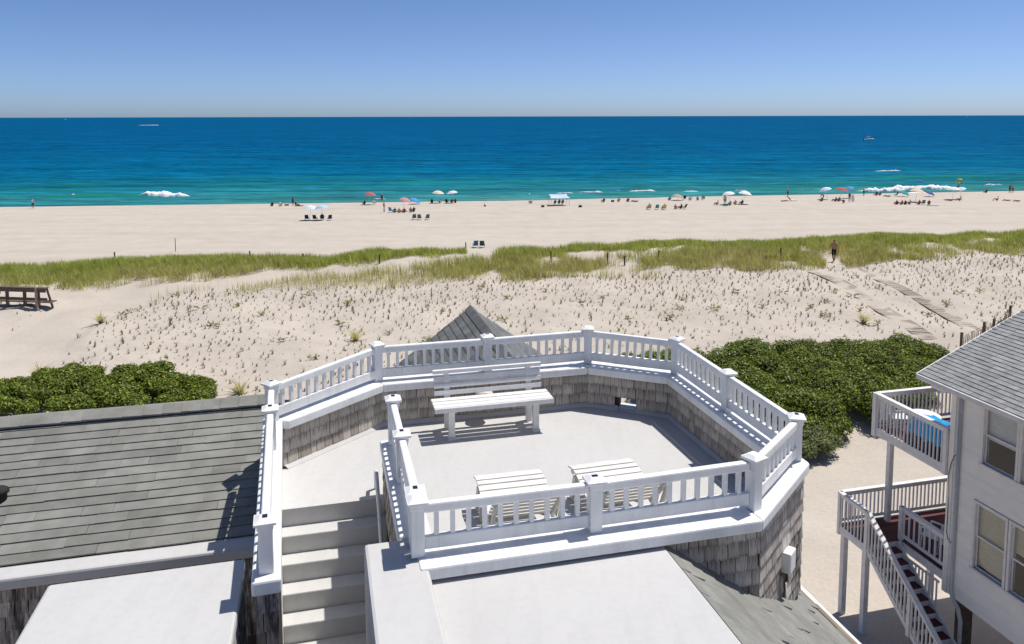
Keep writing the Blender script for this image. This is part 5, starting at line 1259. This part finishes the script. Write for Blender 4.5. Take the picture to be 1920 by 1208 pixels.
ITEMS = [
 ('p:stand', -81.2, 130.2, 0, 'white', 'black', 'dark', 'person in white shirt standing alone at the water edge, far left of the beach'),
 ('p:sit', -41.2, 132.0, 20, 'dark', 'navy', 'dark', 'leftmost seated person of the group left of the two pale umbrellas'),
 ('p:sit', -39.8, 131.9, 0, 'white', 'black', 'dark', 'person in white top seated on the sand beside the standing person, left group'),
 ('p:stand', -37.9, 132.9, 40, 'black', 'navy', 'dark', 'person in black top standing in the leftmost beach group'),
 ('p:sit', -37.0, 131.7, -30, 'black', 'red', 'brown', 'seated person in black at the feet of the standing one, left group'),
 ('p:lie', -36.4, 131.7, 60, 'skin', 'black', 'dark', 'person lying on the sand at the right end of the leftmost group'),
 ('cooler', -39.0, 133.0, 10, 'tan', '', '', 'tan picnic cooler between the seated people of the leftmost group'),
 ('chair', -29.7, 111.1, 0, 'navy', '', '', 'leftmost of four navy beach chairs under the pale umbrellas'),
 ('chair', -28.5, 111.1, -12, 'navy', '', '', 'second from left of four navy beach chairs under the pale umbrellas'),
 ('chair', -27.5, 111.1, 8, 'navy', '', '', 'third from left of four navy beach chairs, with a person in it'),
 ('chair', -26.4, 111.0, 20, 'navy', '', '', 'rightmost of the four navy beach chairs under the pale umbrellas'),
 ('p:chair', -27.5, 111.1, 8, 'navy', 'black', 'dark', 'person in navy seated in the third navy beach chair'),
 ('umb', -29.3, 111.1, 0, 'paleblue', 2.0, 5, 'pale blue white umbrella over the leftmost navy beach chair'),
 ('umb', -27.4, 111.1, 0, 'skyblue', 2.0, -5, 'light sky blue umbrella over the right navy beach chairs'),
 ('umb', -25.0, 134.3, 0, 'red', 2.15, 8, 'faded red umbrella near the water, left of the beach centre'),
 ('p:sit', -25.8, 134.4, 30, 'black', 'dark', 'dark', 'person in black seated under the left faded red umbrella'),
 ('chair', -24.0, 134.2, -10, 'white', '', '', 'white beach chair right of the left faded red umbrella'),
 ('p:stand', -23.6, 139.4, 0, 'black', 'black', 'white', 'person in black standing near the water behind the one in a white skirt'),
 ('p:stand', -20.2, 121.2, -60, 'skin', 'white', 'dark', 'person in a white skirt standing left of the blue chair'),
 ('chair', -19.1, 121.2, -25, 'blue', '', '', 'bright blue beach chair at the left end of the central left group'),
 ('p:sit', -18.4, 120.4, 20, 'green', 'dark', 'dark', 'person in green seated right of the bright blue beach chair'),
 ('p:sit', -17.7, 120.4, -10, 'tan', 'brown', 'brown', 'person in tan seated in the middle of the central left group'),
 ('p:sit', -16.9, 120.4, 10, 'red', 'black', 'dark', 'person in red seated in the central left group'),
 ('p:sit', -16.0, 121.1, 0, 'grey', 'black', 'dark', 'person in grey seated near the right end of the central left group'),
 ('p:sit', -15.5, 121.1, 20, 'black', 'black', 'dark', 'person in black seated at the right end of the central left group'),
 ('umb', -17.6, 122.7, 0, 'pink', 2.0, 18, 'pink and white umbrella over the central left group'),
 ('umblow', -17.3, 135.0, 0, 'blue', 2.0, 25, 'small light blue umbrella set low on the sand by the water'),
 ('umb', -13.3, 137.1, 0, 'cream', 2.2, 4, 'cream umbrella with a rounded top near the water, left of centre'),
 ('umb', -10.4, 136.9, 0, 'paleblue', 2.1, -8, 'white umbrella just right of the cream umbrella'),
 ('p:sit', -14.3, 137.1, 0, 'navy', 'black', 'dark', 'person in navy seated left of the cream umbrella pole'),
 ('p:sit', -12.8, 137.0, 10, 'white', 'navy', 'dark', 'person in white seated under the cream umbrella'),
 ('p:sit', -11.7, 137.0, -15, 'black', 'red', 'dark', 'person in black and red seated between the cream and white umbrellas'),
 ('p:sit', -10.7, 136.9, 15, 'brown', 'black', 'brown', 'person in brown seated under the white umbrella'),
 ('p:sit', -10.1, 136.8, 0, 'navy', 'navy', 'dark', 'person in navy seated at the right of the white umbrella'),
 ('chair', -14.2, 111.3, 5, 'steel', '', '', 'leftmost of three empty grey blue beach chairs'),
 ('chair', -13.4, 111.2, -8, 'steel', '', '', 'middle of three empty grey blue beach chairs'),
 ('chair', -12.3, 111.2, 15, 'steel', '', '', 'rightmost of three empty grey blue beach chairs'),
 ('p:crouch', -4.4, 128.8, 60, 'white', 'dark', 'brown', 'child in white crouching alone on the sand at beach centre'),
 ('chair', -4.1, 84.9, 10, 'blue2', '', '', 'blue folding chair on the sand behind the dune grass'),
 ('chair', -3.3, 84.8, -10, 'green2', '', '', 'dark green folding chair beside the blue one behind the dune grass'),
 ('p:sit', 3.4, 134.7, 30, 'white', 'black', 'dark', 'person in white seated left of the blue sun canopy'),
 ('canopy', 8.0, 131.0, 0, 'canopy', '', '', 'pale blue sun canopy on poles at the beach centre'),
 ('p:chair', 7.4, 132.1, 0, 'navy', 'black', 'dark', 'left of three people seated under the blue sun canopy'),
 ('p:chair', 8.1, 132.0, 0, 'black', 'black', 'dark', 'middle of three people seated under the blue sun canopy'),
 ('p:chair', 8.7, 132.0, 0, 'navy', 'navy', 'dark', 'right of three people seated under the blue sun canopy'),
 ('bag', 11.3, 127.3, 0, 'dark', '', '', 'dark beach bag right of the blue sun canopy'),
 ('bag', 5.1, 127.6, 0, 'brown', '', '', 'brown beach bag left of the blue sun canopy'),
 ('p:sit', 16.2, 135.8, 20, 'black', 'tan', 'brown', 'person in black seated right of the canopy, leftmost of four by the water'),
 ('bag', 17.9, 136.8, 0, 'navy', '', '', 'navy beach bag between two seated people right of the canopy'),
 ('p:sit', 19.0, 136.7, 0, 'tan', 'black', 'dark', 'person in tan seated beside the navy beach bag'),
 ('p:sit', 20.6, 136.5, 0, 'brown', 'dark', 'dark', 'person in brown seated third of four by the water right of the canopy'),
 ('p:lie', 21.8, 136.4, 80, 'black', 'black', 'dark', 'person in black lying at the right end of the four by the water'),
 ('chair', 22.0, 123.5, 10, 'tan', '', '', 'tan beach chair at the left end of the front row, right of centre'),
 ('p:chair', 22.0, 123.5, 10, 'tan', 'tan', 'brown', 'person in tan in the leftmost chair of the front row'),
 ('chair', 23.3, 123.5, -6, 'teal', '', '', 'teal beach chair in the front row right of centre'),
 ('chair', 24.4, 123.4, 8, 'yellow', '', '', 'yellow beach chair in the front row right of centre'),
 ('p:chair', 24.4, 123.4, 8, 'red', 'black', 'brown', 'person in red in the yellow beach chair of the front row'),
 ('p:sit', 26.4, 124.1, -20, 'pink', 'black', 'brown', 'person in pink seated right of the yellow beach chair'),
 ('p:sit', 27.3, 124.1, 30, 'black', 'black', 'dark', 'person in black seated near the right end of the front row'),
 ('chair', 27.8, 124.1, 35, 'black', '', '', 'black beach chair at the right end of the front row'),
 ('umblow', 29.9, 139.2, 0, 'tan', 2.2, 12, 'tan umbrella set low on the sand right of centre'),
 ('p:sit', 28.6, 139.4, 0, 'teal', 'black', 'dark', 'person in teal seated left of the low tan umbrella'),
 ('chair', 31.4, 140.3, 0, 'navy', '', '', 'navy beach chair right of the low tan umbrella'),
 ('p:sit', 32.3, 139.0, 0, 'white', 'black', 'dark', 'person in white seated right of the navy beach chair near the tan umbrella'),
 ('p:sit', 33.5, 138.8, -20, 'grey', 'red', 'dark', 'person in grey seated left of the turquoise beach chair'),
 ('chair', 34.8, 140.0, -10, 'turq', '', '', 'turquoise blue beach chair beside the seated person in grey'),
 ('p:chair', 34.8, 140.0, -10, 'blue', 'navy', 'dark', 'person in blue in the turquoise beach chair'),
 ('p:stand', 35.9, 129.6, -20, 'tan', 'navy', 'brown', 'person in tan top and navy trousers standing left of the twin white umbrellas'),
 ('umb', 37.0, 130.5, 0, 'white', 2.2, -8, 'left of the twin white umbrellas right of centre'),
 ('umb', 39.5, 131.3, 0, 'white', 2.3, 8, 'right of the twin white umbrellas right of centre'),
 ('p:sit', 34.7, 129.7, 30, 'white', 'black', 'dark', 'person in white and black seated left of the twin white umbrellas'),
 ('cooler', 35.8, 128.8, 0, 'teal', '', '', 'teal cooler at the feet of the person standing by the twin umbrellas'),
 ('p:sit', 36.8, 129.6, 0, 'pink', 'black', 'dark', 'person in pink seated under the left of the twin white umbrellas'),
 ('p:sit', 37.9, 130.4, 0, 'grey', 'black', 'dark', 'person in grey seated between the twin white umbrellas'),
 ('p:sit', 39.3, 131.3, 20, 'black', 'red', 'dark', 'person in black seated under the right of the twin white umbrellas'),
 ('p:stand', 52.5, 146.4, 90, 'grey', 'black', 'brown', 'person in grey standing alone at the water edge right of the twin umbrellas'),
 ('lounger', 49.6, 136.5, -90, 'white', '', '', 'low white beach lounger with a dark raised back'),
 ('p:lie', 48.0, 135.6, -80, 'skin', 'red', 'brown', 'person lying on the sand left of the low white lounger'),
 ('p:bend', 55.5, 137.2, 60, 'black', 'black', 'dark', 'person in black bending over a dark blanket'),
 ('p:sit', 54.5, 135.3, 0, 'green', 'dark', 'dark', 'person in dark green seated beside the bending person'),
 ('p:sit', 56.9, 135.2, 30, 'black', 'black', 'dark', 'person in black seated under the right faded red umbrella'),
 ('p:sit', 57.5, 135.2, 0, 'red', 'black', 'brown', 'person in red seated under the right faded red umbrella'),
 ('p:crouch', 56.7, 131.4, -20, 'brown', 'black', 'dark', 'person in brown crouching in front of the right red umbrella'),
 ('p:stand', 58.9, 134.2, 0, 'black', 'skin', 'dark', 'person in black top standing beside the upright white board'),
 ('board', 59.5, 134.1, 0, 'white', '', '', 'white board standing upright in the sand'),
 ('umb', 57.2, 139.3, 0, 'paleblue', 2.2, -14, 'flat white blue umbrella left of the right faded red umbrella'),
 ('umb', 58.9, 138.1, 0, 'red', 2.4, 6, 'faded red umbrella on the right part of the beach'),
 ('umb', 62.3, 141.3, 0, 'blue', 2.1, -16, 'light blue umbrella right of the right faded red umbrella'),
 ('p:stand', 67.6, 147.8, 30, 'white', 'black', 'dark', 'person in white top and black shorts standing at the edge of the surf'),
 ('p:sit', 69.9, 147.6, 0, 'black', 'pink', 'dark', 'left of the seated people in front of the breaking wave'),
 ('p:sit', 70.6, 147.5, 20, 'brown', 'black', 'dark', 'second of the seated people in front of the breaking wave'),
 ('p:lie', 70.6, 144.6, 80, 'navy', 'black', 'dark', 'person in navy lying in front of the breaking wave'),
 ('chair', 72.7, 145.8, 30, 'black', '', '', 'black beach chair between the lying person and the teal umbrella'),
 ('umblow', 73.2, 144.3, 0, 'teal', 2.2, 20, 'teal and blue umbrella set low in front of the breaking wave'),
 ('umb', 70.1, 133.7, 0, 'cream2', 2.6, 10, 'large peach cream umbrella over the big group on the right'),
 ('p:sit', 64.7, 129.3, 0, 'black', 'black', 'dark', 'leftmost seated person of the big group under the peach umbrella'),
 ('p:sit', 65.5, 129.2, 25, 'brown', 'red', 'dark', 'second from left seated person of the big group by the peach umbrella'),
 ('p:sit', 66.1, 129.2, -10, 'black', 'black', 'brown', 'person in black third from left in the big group by the peach umbrella'),
 ('p:sit', 66.9, 129.2, 15, 'grey', 'black', 'dark', 'person in grey in the middle of the big group by the peach umbrella'),
 ('p:sit', 68.4, 129.1, 0, 'brown', 'black', 'dark', 'person in brown right of the peach umbrella pole'),
 ('chair', 69.0, 129.1, -10, 'steel', '', '', 'grey blue beach chair in the big group right of the peach umbrella'),
 ('p:sit', 70.0, 129.0, -30, 'red', 'black', 'dark', 'person in red at the right of the big group'),
 ('towel', 69.7, 127.3, 0, 'blue', '', '', 'blue beach towel at the right end of the big group'),
 ('umblow', 77.8, 143.8, 0, 'navyblue', 1.9, 22, 'dark blue umbrella set low behind the big group'),
 ('umb', 79.2, 138.2, 0, 'white', 2.3, 0, 'white rounded umbrella by the right end of the breaking wave'),
 ('umb', 81.0, 138.1, 0, 'paleblue', 2.2, -20, 'tilted blue white umbrella right of the white rounded one'),
 ('p:lie', 77.0, 135.3, 80, 'black', 'black', 'dark', 'person in black lying below the white rounded umbrella'),
 ('p:sit', 78.8, 135.2, 30, 'tan', 'black', 'dark', 'person in tan seated below the tilted blue white umbrella'),
 ('p:sit', 94.1, 152.7, 0, 'black', 'black', 'brown', 'pair member in black seated at the water edge, right of the surf'),
 ('p:stand', 98.5, 152.3, 0, 'brown', 'black', 'dark', 'left of the two people standing at the water edge, far right'),
 ('p:stand', 99.0, 152.2, -20, 'tan', 'navy', 'brown', 'right of the two people standing at the water edge, far right'),
 ('p:sit', 85.2, 134.9, 40, 'white', 'black', 'white', 'person in white hat seated at the far right of the beach'),
 ('p:lie', 86.8, 134.8, 85, 'skin', 'red', 'brown', 'person in red lying near the far right of the beach'),
 ('p:lie', 87.9, 133.8, 95, 'skin', 'black', 'brown', 'rightmost person lying on the beach'),
 ('w:stand', 90.1, 182.2, 0, 'black', 'black', 'dark', 'person in black wading in front of the left part of the breaking wave'),
 ('w:stand', 98.6, 182.0, 40, 'skin', 'black', 'dark', 'shirtless person wading in the middle of the breaking wave'),
 ('w:stand', 101.3, 184.6, 0, 'black', 'black', 'dark', 'person in black wading tallest in the breaking wave'),
 ('w:stand', 104.2, 183.2, 20, 'skin', 'red', 'brown', 'person in red shorts wading at the right of the breaking wave'),
 ('w:stand', 105.4, 181.8, 0, 'skin', 'navy', 'dark', 'wading person holding up a yellow float'),
 ('w:float', 105.4, 181.8, 0, 'yellow', '', '', 'round yellow inflatable float held above the surf'),
 ('w:raft', 108.1, 204.2, 0, 'blue', '', '', 'small blue float drifting behind the breaking wave'),
 ('w:raft', 24.5, 178.6, 0, 'blue', '', '', 'small blue float in the surf right of the canopy'),
]

for it in ITEMS:
    k, x, y, rot, c1, c2, c3, lab = it
    z = 0.0 if k.startswith('w:') else gz1(x, y); r_ = R(rot) + PSI * .6
    if k.startswith('p:'): person(k[2:], x, y, z, r_, c1, c2, c3, lab, pq.uniform(.94, 1.05) if k != 'p:crouch' else .8)
    elif k == 'w:stand': person('stand', x, y, -.42, r_, c1, c2, c3, lab, 1.0)
    elif k == 'chair': beach_chair(x, y, z, r_, c1, lab, 1.0)
    elif k == 'umb': umbrella(x, y, z, c1, c2, c3, lab)
    elif k == 'umblow': umbrella(x, y, z, c1, c2, c3, lab, .62)
    elif k == 'cooler':
        t_ = thing('cooler', lab, 'cooler', (x, y, z), r_)
        MB().box(-.35, .35, -.2, .2, 0, .34).build('box', 'cloth_' + c1, t_, bevel=.03); MB().box(-.36, .36, -.21, .21, .345, .42).build('lid', 'cloth_white', t_, bevel=.02)
        MB().tube([(-.36, 0, .22), (-.40, 0, .30), (-.40, 0, .44), (.40, 0, .44), (.40, 0, .30), (.36, 0, .22)], .012, 5).build('handle', 'cloth_grey', t_)
    elif k == 'bag':
        t_ = thing('beach_bag', lab, 'bag', (x, y, z), r_)
        MB().add([(-.25, -.14, 0), (.25, -.14, 0), (.25, .14, 0), (-.25, .14, 0), (-.3, -.08, .34), (.3, -.08, .34), (.3, .08, .34), (-.3, .08, .34)], [(0, 3, 2, 1), (4, 5, 6, 7), (0, 1, 5, 4), (1, 2, 6, 5), (2, 3, 7, 6), (3, 0, 4, 7)]).build('bag_body', 'cloth_' + c1, t_, bevel=.04)
        MB().tube([(-.12, 0, .33), (-.10, 0, .50), (.10, 0, .50), (.12, 0, .33)], .015, 5).build('handle', 'cloth_' + c1, t_)
    elif k == 'lounger':
        t_ = thing('beach_lounger', lab, 'lounger', (x, y, z), r_)
        MB().box(-.3, .3, -.2, .9, .22, .26).build('bed', 'cloth_white', t_); MB().beam((0, -.2, .25), (0, -.62, .68), .6, .03).build('backrest', 'cloth_navy', t_)
        for sx in (-1, 1):
            for yy in (-.1, .8): MB().box(sx * .26 - .02, sx * .26 + .02, yy - .02, yy + .02, 0, .22).build('leg', 'cloth_grey', t_)
    elif k == 'board':
        n = 16; pts = [(.27 * math.sin(math.pi * i / n) ** .6, 1.55 * i / n) for i in range(n + 1)]; poly = [(a, b) for a, b in pts] + [(-a, b) for a, b in reversed(pts[1:-1])]
        m = MB(); m.add([(a, -.03, b) for a, b in poly] + [(a, .03, b) for a, b in poly], [tuple(range(len(poly))), tuple(range(2 * len(poly) - 1, len(poly) - 1, -1))] + [(i, (i + 1) % len(poly), len(poly) + (i + 1) % len(poly), len(poly) + i) for i in range(len(poly))])
        o = m.build('surf_board', 'cloth_white', None); o.location = (x, y, z - .15); o.rotation_euler = (R(-8), 0, r_); tag(o, lab, 'board')
    elif k == 'towel':
        vs = [(i * .1 - .5, j * .2 - .9, .02 + .012 * math.sin(i * 1.7 + j * .8)) for j in range(10) for i in range(11)]
        o = MB().add(vs, [(j * 11 + i, j * 11 + i + 1, (j + 1) * 11 + i + 1, (j + 1) * 11 + i) for j in range(9) for i in range(10)]).build('beach_towel', 'cloth_' + c1, None, smooth=True)
        o.location = (x, y, z + .02); o.rotation_euler = (0, 0, r_ + 1.2); o.modifiers.new('t', 'SOLIDIFY').thickness = .012; tag(o, lab, 'towel')
    elif k == 'canopy':
        t_ = thing('sun_canopy', lab, 'canopy', (x, y, z), r_); n = 14; vs = []
        for j in range(n + 1):
            for i in range(n + 1):
                u, v_ = i / n * 2 - 1, j / n * 2 - 1; pinch = 1 - .10 * (1 - abs(u)) ; zz = 1.30 + .42 * (v_ * .5 + .5) + .25 * (abs(u) ** 2) * (.6 - v_ * .4) - .30 * (1 - v_) * .5 * (abs(u) ** 4) - .15 * (1 - u * u) * (1 - v_ * v_)
                vs.append((u * 1.65 * (1 - .12 * (1 - v_ * v_)) * (1.08 if v_ < 0 else 1), v_ * 1.45 * pinch, zz))
        o = MB().add(vs, [(j * (n + 1) + i, j * (n + 1) + i + 1, (j + 1) * (n + 1) + i + 1, (j + 1) * (n + 1) + i) for j in range(n) for i in range(n)]).build('canopy', 'cloth_canopy', t_, smooth=True)
        o.modifiers.new('t', 'SOLIDIFY').thickness = .008
        for sx in (-1, 1):
            for sy, hh in ((-1, 1.40), (1, 1.78)): MB().tube([(sx * 1.55, sy * 1.35, -.2), (sx * 1.55, sy * 1.35, hh)], .025, 6).build('pole', 'cloth_grey', t_)
    elif k == 'w:float':
        o = MB().tube([(.55 * math.cos(a), .0, .55 * math.sin(a)) for a in np.linspace(0, 2 * math.pi, 19)], .22, 8).build('inflatable_float', 'cloth_yellow', None, smooth=True); o.location = (x, y - .3, 1.95); o.rotation_euler = (.3, .2, 0); tag(o, lab, 'float')
    elif k == 'w:raft':
        o = MB().lathe([(0, 0), (.5, .02), (.6, .12), (.5, .22), (.2, .17), (0, .16)], 12).build('inflatable_float', 'cloth_' + c1, None, smooth=True); o.location = (x, y, .1); o.scale = (1.3, .8, 1.3); tag(o, lab, 'float')

# ------------------------------------------------------------------ boats
def boat(label, x, y, heading, L, cabin=True, wake=0.0):
    t_ = thing('motor_boat', label, 'boat', (x, y, 0), heading); n = 10; W = L * .16; vs = []; fs = []
    for i in range(n + 1):
        u = i / n; b_ = W * (1 - max(0, (u - .45) / .55) ** 2.2); sh = .75 + .65 * u * u
        vs += [(u * L - L / 2, -b_, sh * L * .11), (u * L - L / 2 - .02 * L, -b_ * .75, .0), (u * L - L / 2 - .03 * L, 0, -.25), (u * L - L / 2 - .02 * L, b_ * .75, .0), (u * L - L / 2, b_, sh * L * .11)]
    for i in range(n):
        for j in range(4): fs.append((i * 5 + j, (i + 1) * 5 + j, (i + 1) * 5 + j + 1, i * 5 + j + 1))
        fs.append((i * 5 + 4, (i + 1) * 5 + 4, (i + 1) * 5, i * 5))
    fs.append((0, 1, 2, 3, 4)); MB().add(vs, fs).build('hull', 'boat_white', t_)
    if cabin:
        MB().add([(-L * .12, -W * .6, L * .08), (L * .2, -W * .5, L * .09), (L * .2, W * .5, L * .09), (-L * .12, W * .6, L * .08), (-L * .10, -W * .5, L * .24), (L * .08, -W * .45, L * .24), (L * .08, W * .45, L * .24), (-L * .10, W * .5, L * .24)],
                 [(4, 5, 6, 7), (0, 1, 5, 4), (1, 2, 6, 5), (2, 3, 7, 6), (3, 0, 4, 7)]).build('cabin', 'boat_white', t_)
        MB().box(-L * .101, L * .125, -W * .53, W * .53, L * .17, L * .21).build('cabin_window', 'dark_panel', t_)
        MB().box(-L * .2, L * .1, -W * .55, W * .55, L * .30, L * .315).build('hard_top', 'boat_white', t_)
        for sx in (-.18, .08):
            for sy in (-1, 1): MB().beam((L * sx, W * .5 * sy, L * .1), (L * sx, W * .5 * sy, L * .30), .05, .05).build('top_post', 'boat_white', t_)
    MB().box(-L * .56, -L * .50, -.2, .2, .0, L * .13).build('outboard_motor', 'cloth_black', t_, bevel=.04)
    if wake:
        vs, fs = [], []; m = 24; qq = random.Random(2)
        for i in range(m + 1):
            u = i / m; ww = .8 + 1.6 * u + qq.uniform(-.3, .3); zz = .55 * (1 - u) ** .5 * qq.uniform(.6, 1.2) + .12
            vs += [(-L * .5 - u * wake, -ww, .05), (-L * .5 - u * wake, 0, zz), (-L * .5 - u * wake, ww, .05)]
        for i in range(m): fs += [(i * 3, i * 3 + 1, i * 3 + 4, i * 3 + 3), (i * 3 + 1, i * 3 + 2, i * 3 + 5, i * 3 + 4)]
        MB().add(vs, fs).build('wake', 'foam', t_, smooth=True)
boat('white motor boat with cabin and hard top on the sea at the right', 255, 553, 0.25, 8.6)
boat('small white speedboat trailing a long white wake, far out on the left', -767, 1697, 0.1, 9.0, False, 42.0)
boat('tiny white boat on the horizon right of the centre', 945, 10566, 0.4, 34.0)
boat('tiny white boat on the horizon left of the centre', -1247, 9572, 2.8, 30.0)
boat('tiny white boat on the horizon near the right edge', 5737, 9803, 0.3, 34.0)
boat('tiny pale boat just below the horizon near the left edge', -3161, 5495, 3.0, 22.0)
